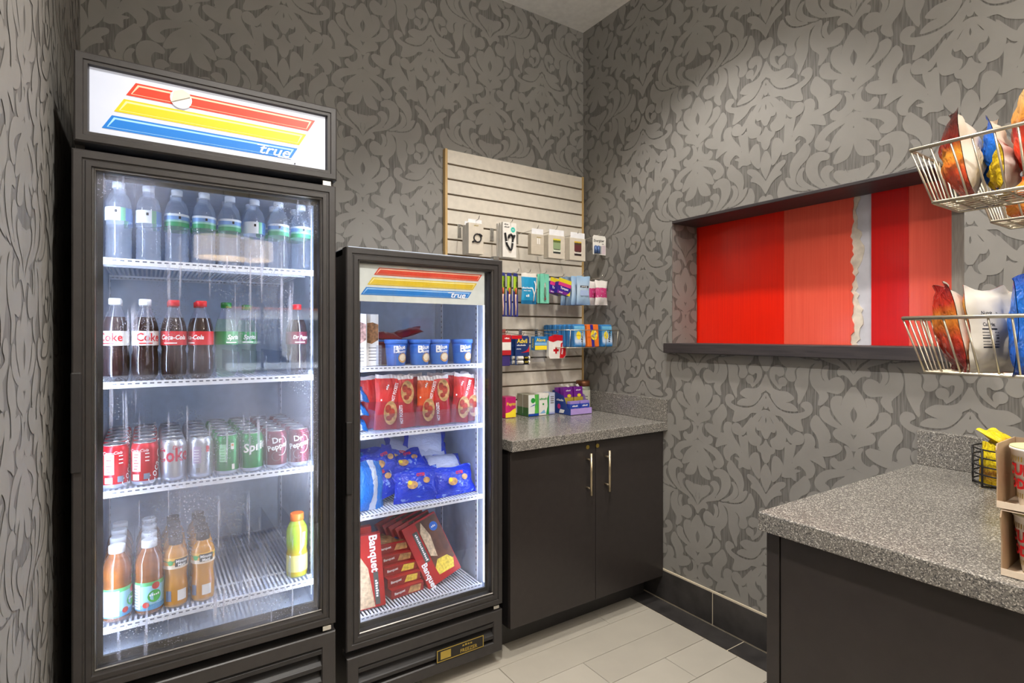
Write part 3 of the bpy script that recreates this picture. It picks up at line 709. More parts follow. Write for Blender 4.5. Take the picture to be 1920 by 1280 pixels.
def ribbed(r, z0, z1, n, d):
    return [(r - d * (.5 - .5 * math.cos(2 * math.pi * i / 4)) if i % 4 else r, z0 + (z1 - z0) * i / (4 * n)) for i in range(4 * n + 1)]
wprof = [(.020, .0), (.027, .003), (.031, .012)] + ribbed(.031, .018, .098, 6, .0025) + [(.0312, .104), (.0312, .146), (.031, .150), (.029, .162), (.024, .176), (.017, .188), (.0125, .194), (.0125, .202)]
WLAB = printed('water_label', 'Z', [(0, rgb(70, 160, 110)), (.34, rgb(150, 205, 190)), (.5, rgb(120, 160, 215)), (.82, rgb(225, 232, 240))], .06, 3, .3)
WLAB2 = printed('water_label_back', 'X', [(0, rgb(232, 235, 240)), (.62, rgb(232, 235, 240)), (.63, rgb(110, 180, 140)), (.8, rgb(90, 140, 200))], .02, 3, .3)
LANE = ['leftmost lane', 'second lane', 'third lane', 'fourth lane', 'fifth lane', 'sixth lane', 'seventh lane', 'rightmost lane']
w0 = bottle('water_bottle', '', 'bottle', wprof, [WATERPL], 9, (.0148, .199, .216), CAPW, (.0318, .107, .143, WLAB))
for z in (.0318,):
    decal(rectp(-.005, .128, .001, .136), w0.children[2], INK, org=(0, -.0322, 0), name='emblem')
w1 = copy_tree(w0); 
[c for c in w1.children if c.name.startswith('label')][0].data = [c for c in w1.children if c.name.startswith('label')][0].data.copy()
[c for c in w1.children if c.name.startswith('label')][0].data.materials[0] = WLAB2
first = {0: True, 1: True}
def put(proto, used, label, loc, rz=0, group=None):
    o = proto if not used.get(proto.name) else copy_tree(proto)
    used[proto.name] = True; o.location = loc; o.rotation_euler = (0, 0, rz); o['label'] = label
    if group: o['group'] = group
    return o
used = {}
for row in range(2):
    for i in range(8):
        pr = w1 if i in (0, 1, 5) else w0
        put(pr, used, f'clear water bottle on the top cooler shelf, {LANE[i]}, ' + ('front row' if row == 0 else 'behind the front bottle'), (LX(i) + .006, 1.872 + row * .075 + .004 * (i % 3), FZ[0] + .001), rnd.uniform(-.25, .25), 'water bottles on the top shelf')

cprof = [(.018, .0), (.024, .002), (.030, .014), (.032, .03), (.032, .06), (.0305, .078), (.0292, .086), (.0305, .094), (.0322, .098), (.0322, .140), (.0315, .146), (.029, .160), (.024, .178), (.0185, .192), (.0145, .203), (.0128, .210), (.0128, .216)]
def colabottle(nm, lab, capm, labelm, word, wordm, liquid, shear=.25, wsize=.026):
    t = bottle(nm, lab, 'bottle', cprof, [liquid, PETNECK], .176, (.0150, .212, .229), capm, (.0328, .099, .139, labelm))
    lb = [c for c in t.children if c.name.startswith('label')][0]
    lettering(word, lb, (0, 0, .121), wsize, wordm, bend=.0330, shear=shear, bold=.0005, sx=.86)
    wrap_patch(lb, wordm, .0330, .1035, .1065, -.7, .3, 'label_line')
    return t
SILV = mat('label_silver', rgb(214, 212, 210), .3)
REDL = mat('label_red', rgb(196, 26, 34), .35)
GRNL = mat('label_green', rgb(48, 140, 72), .35)
MAROON = mat('label_maroon', rgb(98, 22, 40), .35)
dc = colabottle('cola_bottle', '', CAPW, SILV, 'Coke', REDINK, COLA, shear=0, wsize=.032)
cc = colabottle('cola_bottle', '', CAPR, REDL, 'Coca-Cola', WHITEINK, COLA, wsize=.018)
sp = colabottle('lemon_soda_bottle', '', mat('cap_green', rgb(40, 130, 60), .4), GRNL, 'Sprite', WHITEINK, clear('pale_green_pet', (.72, .9, .76), 1.2, haze=.12), wsize=.02)
dp = colabottle('cola_bottle', '', CAPR, MAROON, 'Dr Pepper', WHITEINK, COLA, wsize=.016)
z = FZ[1] + .001; g = 'soda bottles on the second shelf'
for lane, pr, rz in ((0, dc, .35), (1, dc, -.25), (2, cc, .1), (3, cc, .9)):
    kind = 'cola bottle with white cap and silver label' if pr is dc else 'cola bottle with red cap and red label'
    for row in range(2):
        put(pr, used, f'{kind}, {LANE[lane]}, ' + ('at the front' if row == 0 else 'behind the front one'), (LX(lane) - .002, 1.868 + row * .078, z), -rz if row == 0 else rz, g)
put(sp, used, 'green-label soda bottle standing fifth from the left on second shelf', (LX(4), 1.915, z), .6, g)
put(sp, used, 'green-label soda bottle deep in the sixth lane of second shelf', (LX(5) + .004, 2.03, z), .2, g)
put(dp, used, 'dark soda bottle with red cap and maroon label at the right end', (LX(7) - .002, 1.90, z), .35, g)

# cans
canprof = [(.0235, .0), (.0285, .004), (.0330, .013), (.0330, .101), (.0318, .106), (.0285, .114), (.0270, .1165)]
ALU = mat('can_aluminium', rgb(206, 208, 214), .28, metal=.85)
def can(nm, bodym, deco):
    t = thing(nm, '', 'can')
    b = MB().lathe(canprof, 24, mats=[1, 1, 0, 0, 0, 0]).build('body', [bodym, ALU], t)
    lid = MB().lathe([(.0270, .1165), (.0275, .1190), (.0262, .1190), (.0250, .1165), (.012, .1162)], 24).build('lid', ALU, t)
    MB().prism([(-.006, -.004), (.006, -.004), (.006, .014), (0, .018), (-.006, .014)], 'Z', .1164, .1176).build('pull_tab', ALU, lid)
    deco(b); return t
CR = .0331
def deco_cokeside(b):
    wrap_patch(b, WHITEINK, CR, .040, .094, -.75, -.05, 'nutrition_panel')
    for k in range(6): wrap_patch(b, REDINK, CR, .046 + k * .008, .0485 + k * .008, -.62 + .06 * (k % 2), -.28 + .05 * (k % 3), 'panel_text', lift=.0008)
    wrap_patch(b, WHITEINK, CR, .016, .032, -.7, -.15, 'recycling_panel'); wrap_patch(b, mat('barcode', rgb(110, 120, 140), .5), CR, .018, .034, .18, .62, 'barcode', lift=.0008)
    lettering('Coca-Cola', b, (0, 0, .098), .011, WHITEINK, bend=CR, yaw=-.2, shear=.3)
    lettering('Coca-Cola', b, (0, 0, .062), .03, WHITEINK, bend=CR, yaw=1.35, spin=1.2, shear=.3)
    for k in range(3): wrap_patch(b, WHITEINK, CR, .068 + k * .010, .0705 + k * .010, .28, .58, 'panel_text')
def deco_diet(b):
    lettering('Coke', b, (0, 0, .075), .046, mat('diet_red', rgb(190, 20, 60), .35), bend=CR, yaw=-.25, bold=.0012, sx=.9, sz=1.15)
    lettering('Diet', b, (0, 0, .097), .015, mat('diet_red', rgb(190, 20, 60), .35), bend=CR, yaw=.15, shear=.2)
def deco_dietside(b):
    wrap_patch(b, mat('panel_lilac', rgb(168, 150, 178), .35), CR, .045, .094, -.8, -.15, 'nutrition_panel')
    for k in range(5): wrap_patch(b, WHITEINK, CR, .05 + k * .008, .052 + k * .008, -.7, -.3, 'panel_text', lift=.0008)
    wrap_patch(b, REDINK, CR, .076, .094, .25, .55, 'red_mark'); wrap_patch(b, GREYINK, CR, .018, .032, -.55, -.25, 'recycling_panel')
def deco_spriteside(b):
    wrap_patch(b, mat('sprite_pale', rgb(150, 205, 160), .35), CR, .040, .092, -.75, -.1, 'nutrition_panel')
    for k in range(5): wrap_patch(b, GREENINK, CR, .046 + k * .008, .048 + k * .008, -.65, -.3, 'panel_text', lift=.0008)
    wrap_patch(b, CARD, CR, .076, .095, .2, .5, 'white_mark'); wrap_patch(b, mat('mark_orange', rgb(220, 130, 60), .4), CR, .086, .092, .25, .45, 'orange_mark', lift=.0008)
    wrap_patch(b, CARD, CR, .016, .032, .3, .55, 'barcode')
def deco_sprite(b):
    lettering('Sprite', b, (0, 0, .078), .036, WHITEINK, bend=CR, yaw=.55, bold=.0010, shear=.2, spin=.18)
def deco_dp(b):
    lettering('Dr', b, (0, 0, .089), .025, WHITEINK, bend=CR, yaw=-.12, bold=.0006, spin=.1)
    lettering('Pepper', b, (0, 0, .070), .0235, WHITEINK, bend=CR, yaw=.0, bold=.0006, spin=.25)
    pts = [(CR * math.sin(a) * 1.015, -CR * math.cos(a) * 1.015, .072 + .030 * math.sin(q)) for q in [k * .2 - 1.9 for k in range(18)] for a in [.25 + .62 * math.cos(q)]]
    MB().tube(pts, .0008, 5).build('ring_mark', WHITEINK, b)
    pts = [(CR * math.sin(a) * 1.015, -CR * math.cos(a) * 1.015, .040 + .014 * math.sin(q)) for q in [k * .3 for k in range(21)] for a in [-.15 + .4 * math.cos(q)]]
    MB().tube(pts, .0006, 5).build('ring_mark', GREYINK, b)
kinds = [('red cola', mat('can_red', rgb(190, 20, 34), .28, metal=.4), deco_cokeside), ('silver diet cola', mat('can_silver', rgb(196, 198, 206), .3, metal=.7), None), ('green lemon soda', mat('can_green', rgb(28, 132, 60), .28, metal=.4), None), ('maroon spiced soda', mat('can_maroon', rgb(112, 16, 42), .28, metal=.4), deco_dp)]
lanes = [(0, deco_cokeside, .05), (0, deco_cokeside, -.25), (1, deco_diet, .12), (1, deco_dietside, .1), (2, deco_spriteside, 0), (2, deco_sprite, -.2), (3, deco_dp, .05), (3, deco_dp, -.12)]
for i, (k, dfn, rz) in enumerate(lanes):
    proto = can('drink_can', kinds[k][1], dfn)
    for row in range(6):
        o = proto if row == 0 else copy_tree(proto)
        o.location = (LX(i) - .003, 1.868 + row * .0672, FZ[2] + .003); o.rotation_euler = (0, 0, rz + (0 if row == 0 else rnd.uniform(-1, 1)))
        o['label'] = f'{kinds[k][0]} can, {LANE[i]} of the can shelf, {ORD[row]} from the glass'; o['group'] = 'drink cans on the third shelf'
# juices
aprof = [(.026, 0), (.033, .004), (.0345, .012), (.0345, .096), (.0335, .100), (.0345, .106), (.0332, .112), (.0345, .119), (.0335, .126), (.0345, .134), (.0325, .148), (.027, .164), (.020, .176), (.0175, .180), (.0175, .186)]
AL = printed('apple_label', 'Z', [(0, rgb(90, 150, 190)), (.2, rgb(150, 200, 215)), (.86, rgb(90, 180, 110))], .05, 4, .35)
aj = bottle('apple_juice_bottle', '', 'bottle', aprof, [APPLE], 9, (.0195, .183, .203), CAPW, (.0348, .014, .092, AL))
lb = [c for c in aj.children if c.name.startswith('label')][0]
wrap_patch(lb, mat('apple_panel', rgb(222, 228, 236), .4), .0349, .018, .086, -2.0, -.75, 'nutrition_panel')
for k in range(7): wrap_patch(lb, GREYINK, .0349, .024 + k * .008, .0255 + k * .008, -1.7, -.95, 'panel_text', lift=.0008)
def cyl_disc(parent, m, r, yaw, zc, rad, nm):
    pts = [(yaw + rad * math.cos(a) / r, zc + rad * math.sin(a)) for a in [i * .45 for i in range(14)]]
    vs = [((r + .001) * math.sin(a), -(r + .001) * math.cos(a), zz) for a, zz in pts]
    return MB().add(vs, [list(range(len(vs)))]).build(nm, m, parent)
cyl_disc(lb, mat('apple_green', rgb(70, 170, 70), .4), .0349, .25, .052, .017, 'green_blob')
cyl_disc(lb, mat('apple_red', rgb(190, 60, 50), .4), .0349, .35, .080, .010, 'apple_picture')
cyl_disc(lb, mat('apple_red', rgb(190, 60, 50), .4), .0349, -.35, .030, .008, 'apple_picture')
lettering('~5', lb, (0, 0, .056), .010, WHITEINK, bend=.0360, yaw=.25)
z = FZ[3] + .002
for lane in (0, 1):
    for row in range(4):
        put(aj, used, f'apple juice bottle with white cap, {LANE[lane]} of the bottom shelf, {ORD[row]} from the glass', (LX(lane) + .002 + .006 * lane, 1.872 + row * .073, z), (.95 if lane == 0 else .1) if row == 0 else rnd.uniform(-2, 2), 'apple juice bottles')
mprof = [(.024, 0), (.030, .004), (.031, .012), (.031, .05), (.029, .07), (.0275, .085), (.029, .10), (.031, .115), (.031, .142), (.029, .153), (.024, .163), (.017, .172), (.0165, .178)]
ML = printed('orange_label', 'Z', [(0, rgb(232, 214, 190)), (.3, rgb(230, 160, 50)), (.62, rgb(110, 150, 60)), (.75, rgb(236, 176, 60))], .3, 4, .35)
mm = bottle('orange_juice_bottle', '', 'bottle', mprof, [ORANGEJ], 9, (.0178, .176, .200), CAPD, (.0314, .112, .143, ML))
lb = [c for c in mm.children if c.name.startswith('label')][0]
wrap_patch(lb, INK, .0315, .118, .140, -.1, 1.1, 'black_panel')
lettering('Minute', lb, (0, 0, .1325), .011, WHITEINK, bend=.0320, yaw=.45, bold=.0003)
lettering('Maid', lb, (0, 0, .1225), .011, WHITEINK, bend=.0320, yaw=.45, bold=.0003)
wrap_patch(mm.children[0], CARD, .0300, .02, .05, .1, .9, 'paper_patch', lift=.0015)
wrap_patch(mm.children[0], mat('barcode', rgb(110, 120, 140), .5), .0300, .02, .05, -.9, -.4, 'barcode', lift=.0015)
cyl_disc(lb, GREENINK, .0317, -.45, .130, .007, 'green_seal')
for lane in (2, 3):
    for row in range(4):
        put(mm, used, f'orange juice bottle with dark cap, {LANE[lane]} of the bottom shelf, {ORD[row]} from the glass', (LX(lane) + .003, 1.876 + row * .069, z), (0 if lane == 2 else -.25) if row == 0 else rnd.uniform(-2, 2), 'orange juice bottles')
gp = [(.026, 0), (.0315, .004), (.0325, .012), (.0325, .075), (.0300, .088), (.0325, .10), (.0325, .145), (.030, .158), (.024, .170), (.019, .178), (.019, .182)]
gt_ = bottle('sports_drink_bottle', 'lime and orange sports drink bottle with orange cap, rightmost on the bottom shelf', 'bottle', gp, [LIME], 9, (.021, .180, .203), CAPO, (.0329, .02, .073, mat('lime_label', rgb(206, 196, 120), .4)), loc=(LX(7) - .004, 1.885, z))
o = MB().add([((.0332) * math.sin(a), -(.0332) * math.cos(a), zz) for a, zz in ((.35, .145), (.62, .145), (.25, .105), (.5, .105), (-.35, .05), (.0, .095), (-.25, .095))], [(0, 1, 3, 2), (2, 3, 4)]).build('bolt_mark', WHITEINK, gt_)
# ================================================================== COUNTERS
def speckle(name, dark, mid, lightc):
    m, nt, b = new(name); tc = N(nt, 'ShaderNodeTexCoord')
    v1 = N(nt, 'ShaderNodeTexVoronoi'); v1.inputs['Scale'].default_value = 420
    v2 = N(nt, 'ShaderNodeTexNoise'); v2.inputs['Scale'].default_value = 300; v2.inputs['Detail'].default_value = 3
    nt.links.new(tc.outputs['Object'], v1.inputs['Vector']); nt.links.new(tc.outputs['Object'], v2.inputs['Vector'])
    r1 = ramp(nt, v2.outputs['Fac'], [(.38, dark), (.5, mid), (.62, mid)])
    sp = N(nt, 'ShaderNodeSeparateColor'); nt.links.new(v1.outputs['Color'], sp.inputs[0])
    r2 = ramp(nt, sp.outputs[0], [(.80, (0, 0, 0)), (.86, (1, 1, 1))])
    mx = N(nt, 'ShaderNodeMix', data_type='RGBA'); nt.links.new(r2.outputs[0], mx.inputs[0]); nt.links.new(r1.outputs[0], mx.inputs[6]); mx.inputs[7].default_value = lightc
    nt.links.new(mx.outputs[2], b.inputs['Base Color']); b.inputs['Roughness'].default_value = .24; b.inputs['Specular IOR Level'].default_value = .6
    return m
STONE = speckle('speckled_solid_surface', rgb(74, 73, 72), rgb(122, 118, 112), rgb(186, 181, 172))
CABB = mat('cabinet_black', rgb(50, 45, 43), .33, noise=.08)
CABE = mat('cabinet_edge', rgb(30, 27, 27), .5)
wt = thing('worktop', 'grey speckled worktop on the black cabinet under the slat panel', 'countertop', (1.72, 1.875, .914))
def WL(o): o.location = (-1.72, -1.875, -.914); return o
WL(MB().bbox(1.247, 1.875, .868, 2.192, 2.522, .9138, .003).build('slab', STONE, wt))
WL(MB().bbox(2.170, 1.876, .9142, 2.1925, 2.496, 1.027, .002).build('side_splash', STONE, wt))
bc = thing('base_cabinet', 'black two-door base cabinet under the slat panel worktop', 'cabinet', (1.72, 1.9, 0))
def BL(o): o.location = (-1.72, -1.9, 0); return o
BL(MB().box(1.256, 1.922, .122, 2.17, 2.51, .867).build('carcass', CABE, bc))
BL(MB().box(1.262, 2.015, 0, 2.17, 2.50, .122).build('toe_kick', mat('toe_kick_vinyl', rgb(60, 58, 57), .5), bc))
for k, (a, b, hx, lx) in enumerate(((1.254, 1.7255, 1.672, 1.678), (1.7285, 2.186, 1.785, 1.738))):
    d = BL(MB().bbox(a, 1.900, .126, b, 1.920, .862, .0015).build('door', CABB, bc))
    hz0, hz1 = (.62, .825) if k == 0 else (.625, .805)
    h = MB().tube([(hx, 1.868, .625), (hx, 1.868, .815)], .006, 12).build('handle', BRASS, d)
    for z in (.655, .785): MB().tube([(hx, 1.868, z), (hx, 1.900, z)], .0045, 10).build('handle_post', BRASS, d)
    l = MB().prism(circ(lx, .838, .0095, 18), 'Y', 1.8985, 1.9005).build('lock', GOLD, d)
rc = thing('service_counter', 'black front cabinet under the speckled worktop at the right edge', 'cabinet', (1.73, .3, 0))
def RL(o): o.location = (-1.73, -.3, 0); return o
RL(MB().box(1.300, -.55, .0, 2.18, .785, .868).build('carcass', CABE, rc))
RL(MB().bbox(1.280, .752, .02, 1.2995, .784, .866, .001).build('filler_strip', CABB, rc))
for a, b in ((.30, .749), (-.152, .297), (-.55, -.155)): RL(MB().bbox(1.282, a, .10, 1.2995, b, .866, .0015).build('door', CABB, rc))
rw = thing('worktop', 'grey speckled worktop with noodle cups at the right edge', 'countertop', (1.73, .3, .914))
def RW(o): o.location = (-1.73, -.3, -.914); return o
RW(MB().bbox(1.258, -.58, .868, 2.1925, .794, .914, .003).build('slab', STONE, rw))
RW(MB().bbox(2.1725, -.58, .9142, 2.1928, .788, 1.0285, .002).build('back_splash', STONE, rw))

# ================================================================== SLAT PANEL AND WHAT HANGS ON IT
SLAT = mat('slat_laminate', rgb(216, 208, 194), .45)
OAK = woodmat('oak_edge', rgb(186, 152, 96), rgb(206, 174, 120), (60, 60, 5))
sw = thing('slat_panel', 'cream slat wall panel with oak edges standing on the worktop', 'display panel', (1.715, 2.5, .92))
def SL(o): o.location = (-1.715, -2.5, -.92); return o
SL(MB().box(1.266, 2.514, .916, 2.163, 2.5235, 2.296).build('backing', mat('slat_groove', rgb(112, 98, 78), .7), sw))
SP = .0768
for i in range(18):
    z1 = 2.296 - i * SP; z0 = max(.916, z1 - SP + .0085)
    if z0 < z1 - .01:
        SL(MB().prism([(2.502, z0 + .001), (2.502, z1 - .001), (2.504, z1), (2.514, z1), (2.514, z0), (2.504, z0)], 'X', 1.266, 2.163).build('slat', SLAT, sw))
for a in ((1.253, 1.266), (2.163, 2.176)): SL(MB().box(a[0], 2.498, .916, a[1], 2.523, 2.298).build('edge_trim', OAK, sw))
def groove(z):   # nearest groove height under z
    i = round((2.296 - z) / SP); return 2.296 - i * SP + .004
HOOKN = [0]
def hook(x, z, ln, where):
    g = groove(z + .01)
    t = thing('display_hook', 'silver wire hook holding ' + where, 'hook', (x, 2.502, g), group='slat panel hooks')
    MB().bbox(-.011, -.004, -.062, .011, -.0005, .006, .001).build('hook_plate', CHROME, t)
    MB().tube([(0, -.003, -.012), (0, -ln * .5, -.012 + (z - g) * .5 + .006), (0, -ln + .012, z - g), (0, -ln, z - g + .004), (0, -ln - .007, z - g + .018)], .0019, 7).build('wire', CHROME, t)
    return t
KRAFT = mat('kraft_box', rgb(196, 186, 168), .55)
def carton(nm, lab, cat, x0, x1, yf, dep, z0, z1, mats, rot=(0, 0, 0), group=None, b=.0015):
    """printed carton, front towards -Y; returns thing whose origin is the bottom centre of the front"""
    t = thing(nm, lab, cat, ((x0 + x1) / 2, yf, z0), rot, group)
    w, h = x1 - x0, z1 - z0
    MB().bbox(-w / 2, 0, 0, w / 2, dep, h, b).build('carton', mats, t)
    return t, w, h
def tab(t, w, h, m, up=.028, y=.0006):
    """flat hang tab with a hole above a pack"""
    wp = w * .45
    return MB().prism([(-wp, h - .002), (wp, h - .002), (wp, h + up), (-wp, h + up)], 'Y', y, y + .0008).build('hang_tab', m, t)

# row 1: cables and chargers
g1 = 'cables and chargers on the top hooks'
hook(1.335, 1.912, .20, 'the coiled-cable box')
for k in range(2):
    t, w, h = carton('cable_box', ('front' if k == 0 else 'rear') + ' cream box with a coiled black cable picture, left end of top hooks', 'box', 1.288, 1.372, 2.318 + k * .034, .030, 1.746, 1.896 - k * .006, CREAM, group=g1)
    tab(t, w, h, WHITE, .02, .012)
    if k == 0:
        MB().tube([(.006 + .020 * math.cos(a), -.003, .078 + .020 * math.sin(a)) for a in [i * .33 for i in range(19)]], .0034, 8, closed=True).build('cable_coil', INK, t)
        MB().tube([(-.022, -.003, .056), (-.012, -.003, .062), (-.004, -.003, .064)], .0042, 8).build('cable_plug', INK, t)
        MB().tube([(.016, -.003, .098), (.026, -.003, .094), (.031, -.003, .088)], .0042, 8).build('cable_plug', INK, t)
        lettering('~5', t, (.0, 0, .138), .010, GOLD)
hook(1.530, 1.922, .20, 'the black-cable cards')
for k in range(3):
    t, w, h = carton('cable_card', ['frontmost', 'middle', 'rearmost'][k] + ' white card pack with a looped black cable', 'card pack', 1.484 - k * .001, 1.566 - k * .001, 2.318 + k * .022, .016, 1.744, 1.921, CARD, group=g1)
    if k == 0:
        lettering('~4', t, (-.02, 0, .166), .012, INK); lettering('~5', t, (-.017, 0, .153), .012, INK)
        decal(circ(.020, .142, .0135, 22), t, TEAL, name='price_sticker')
        lettering('~3', t, (.020, -.0008, .142), .008, WHITEINK)
        MB().tube([(-.030 + .001 * i, -.005, .122 - .006 * i) for i in range(10)] + [(-.018 + .003 * i, -.005, .062 - .004 * i) for i in range(7)] + [(.006 + .002 * i, -.005, .040 + .002 * i * i) for i in range(6)] + [(.018, -.005, .10)], .0050, 8).build('cable', INK, t)
        MB().tube([(-.010, -.006, .098), (-.006, -.006, .112), (.004, -.006, .117), (.013, -.006, .110), (.020, -.006, .095), (.024, -.006, .108), (.026, -.006, .115)], .0055, 8).build('cable', INK, t)
        for x, z in ((-.021, .077), (.016, .075)): MB().box(x - .007, -.0105, z - .002, x + .007, -.001, z + .002).build('cable_tie', WHITEINK, t)
hook(1.690, 1.905, .20, 'the blank pale box')
t, w, h = carton('charger_box', 'plain pale grey charger box beside the green window box', 'box', 1.646, 1.728, 2.30, .03, 1.770, 1.876, KRAFT, group=g1); tab(t, w, h, WHITE)
lettering('~7', t, (.01, 0, .09), .009, GOLD)
decal(rectp(-.036, .046, .036, .048), t, CREAM, name='embossed_line'); decal(rectp(-.004, .055, .004, .085), t, CARD, name='plug_outline'); decal(rectp(.008, .055, .016, .085), t, CARD, name='plug_outline')
WINP = [('green', printed('window_green', 'Z', [(0, rgb(60, 70, 66)), (.12, rgb(196, 206, 180)), (.3, rgb(140, 160, 120)), (.75, rgb(90, 104, 50)), (.9, rgb(220, 205, 60))], .08, 8, .4), 1.752, 1.862), ('maroon', printed('window_maroon', 'Z', [(0, rgb(60, 46, 44)), (.15, rgb(220, 205, 190)), (.3, rgb(96, 44, 46)), (.75, rgb(74, 56, 40)), (.9, rgb(215, 180, 60))], .08, 8, .4), 1.897, 2.008)]
for nm_, wm, a, b in WINP:
    hook((a + b) / 2, 1.912 - (.01 if nm_ == 'maroon' else 0), .21, f'the {nm_} window box')
    t, w, h = carton('charger_box', f'cream charger box with a {nm_} window print on top hooks', 'box', a, b, 2.292, .044, 1.758, 1.880, CREAM, group=g1); tab(t, w, h, WHITE, .03)
    decal(rectp(-.024, .026, .026, .104), t, wm, name='window_print')
    for k in range(3): decal(rectp(-.020, .030 + k * .008, .022, .0335 + k * .008), t, CARD if k % 2 else INK, lift=.0009, name='print_line')
hook(2.125, 1.918, .20, 'the battery blister pack')
t = thing('battery_pack', 'white battery blister card with blue cells at the far right hook', 'battery pack', (2.128, 2.300, 1.806))
MB().prism([(-.048, 0), (.048, 0), (.050, .095), (.042, .108), (-.042, .108), (-.050, .095)], 'Y', .010, .0115).build('backing_card', CARD, t)
for k in range(2): MB().lathe([(.002, .006), (.0095, .006), (.0095, .046), (.004, .046), (.004, .05)], 14, c=(-.034 + k * .021, .003)).build('battery_cell', mat('battery_blue', rgb(80, 104, 150), .35, metal=.3), t)
decal(rectp(-.002, .004, .016, .05), t, mat('card_grey', rgb(150, 152, 156), .4), org=(0, .010, 0)); decal(rectp(.018, .004, .046, .055), t, mat('card_pink', rgb(206, 190, 196), .4), org=(0, .010, 0))
lettering('Energizer', t, (-.004, .010, .078), .021, INK, shear=.15, bold=.0004, spin=.05)
lettering('~3', t, (.026, .010, .062), .010, INK)

# row 2
g2 = 'small care items on the middle hooks'
TBB = mat('brush_blue', rgb(52, 62, 130), .35); TBP = mat('brush_pink', rgb(226, 190, 176), .4); TBO = mat('brush_orange', rgb(214, 96, 60), .4)
GREENCARD = printed('brush_card', 'X', [(0, rgb(168, 200, 50)), (.55, rgb(110, 140, 40)), (.8, rgb(70, 76, 40))], .1, 5, .4)
CLEARBL = clear('blister', (.95, .96, 1), 1.2, haze=.05)
for k in range(3):
    x = 1.566 - k * .036
    if k == 0: hook(x, 1.672, .20, 'the toothbrush packs')
    t = thing('toothbrush_pack', ['rightmost', 'middle', 'leftmost'][k] + ' toothbrush in a green and blue blister card beside the freezer', 'toothbrush', (x, 2.318 + k * .004, 1.446), (0, 0, .12), g2)
    MB().prism([(-.017, 0), (.017, 0), (.017, .205), (.012, .222), (-.012, .222), (-.017, .205)], 'Y', .006, .0072).build('backing_card', TBB, t)
    decal([(-.015, .135), (.0, .118), (.015, .112), (.015, .205), (-.015, .205)], t, GREENCARD, org=(0, .006, 0), name='printed_patch')
    MB().tube([(-.004, .001, .008), (-.003, .0, .05), (-.006, .0, .09), (-.004, 0, .115)], .0042, 8).build('brush_handle', TBP, t)
    MB().tube([(-.004, 0, .113), (-.003, 0, .13), (-.004, 0, .145)], .0046, 8).build('brush_neck', TBO, t)
    lettering('~4', t, (.006, .006, .165), .014, INK, spin=1.57, lift=.0012)
FLOSS = printed('floss_film', 'Z', [(0, rgb(18, 110, 160)), (.12, rgb(30, 148, 196)), (.86, rgb(226, 222, 212))], .02, 3, .35)
hook(1.640, 1.674, .20, 'the floss pick bag')
t = thing('floss_bag', 'bright blue floss pick bag with white header on middle hooks', 'bag', (1.644, 2.318, 1.512), (0, 0, 0), g2)
MB().bag(.098, .160, .016, 11, seal=.04, wr=.002).build('bag_film', [FLOSS, FLOSS], t)
MB().tube([(.022, -.0105, .016), (.026, -.0115, .05), (.018, -.0115, .074), (.012, -.0105, .085)], .0036, 8).build('floss_pick', WHITEINK, t)
MB().tube([(.027, -.0115, .05), (.036, -.0115, .075), (.035, -.0105, .10), (.028, -.0105, .12)], .0028, 8).build('floss_pick', WHITEINK, t)
lettering('~9', t, (-.016, -.009, .082), .015, WHITEINK, bold=.0003); lettering('~10', t, (-.016, -.009, .068), .009, WHITEINK); lettering('~2', t, (-.012, -.009, .042), .022, WHITEINK, bold=.0005)
MINT = mat('mint_card', rgb(120, 206, 178), .45)
hook(1.745, 1.678, .20, 'the mint tweezer cards')
for k in range(2):
    t = thing('tweezer_card', ('front' if k == 0 else 'rear') + ' mint green card with silver tweezers on middle hooks', 'card pack', (1.748 - k * .002, 2.316 + k * .022, 1.520), (0, 0, .05), g2)
    MB().prism([(-.030, 0), (.030, 0), (.030, .155), (-.030, .155)], 'Y', .004, .0052).build('backing_card', MINT, t)
    if k == 0:
        for s in (-1, 1): MB().tube([(.001 * s, 0, .022), (.005 * s, 0, .05), (.004 * s, 0, .08), (.001 * s, 0, .108)], .0022, 7).build('tweezer_arm', CHROME, t)
        MB().bbox(-.007, -.002, .016, .007, .003, .03, .001).build('tweezer_tip', CHROME, t)
PURP = mat('box_purple', rgb(120, 40, 140), .35); YELC = mat('box_yellow', rgb(226, 206, 40), .4)
hook(1.862, 1.668, .20, 'the tilted purple tampon boxes')
for k in range(2):
    t = thing('tampon_box', ('front' if k == 0 else 'rear') + ' purple and yellow tampon box hanging tilted on middle hooks', 'box', (1.86 - k * .030, 2.306 + k * .034, 1.548 + k * .004), (0, R(11), .06), g2)
    MB().bbox(-.046, 0, .022, .046, .028, .085, .0015).build('carton', mat('box_violet', rgb(48, 36, 140), .35), t)
    decal(rectp(-.046, .0655, .046, .0846), t, PINKINK); decal(rectp(-.046, .0225, .046, .038), t, PURP); decal([(.018, .0225), (.046, .0225), (.046, .05), (.036, .036)], t, YELC, lift=.0009)
    MB().prism([(-.046, .084), (.046, .084), (.046, .106), (-.046, .106)], 'Y', .0, .0009).build('hang_tab', YELC, t)
    lettering('Tampax', t, (.0, 0, .054), .018, WHITEINK, bold=.0004, lift=.0012); lettering('~5', t, (-.022, 0, .030), .010, WHITEINK, lift=.0012)
WIPE = printed('wipes_film', 'Z', [(0, rgb(120, 150, 190)), (.2, rgb(160, 190, 216)), (.55, rgb(186, 204, 222)), (1, rgb(150, 186, 220))], .1, 3, .3, 'LINEAR')
hook(2.0, 1.680, .20, 'the pale blue wipes packs')
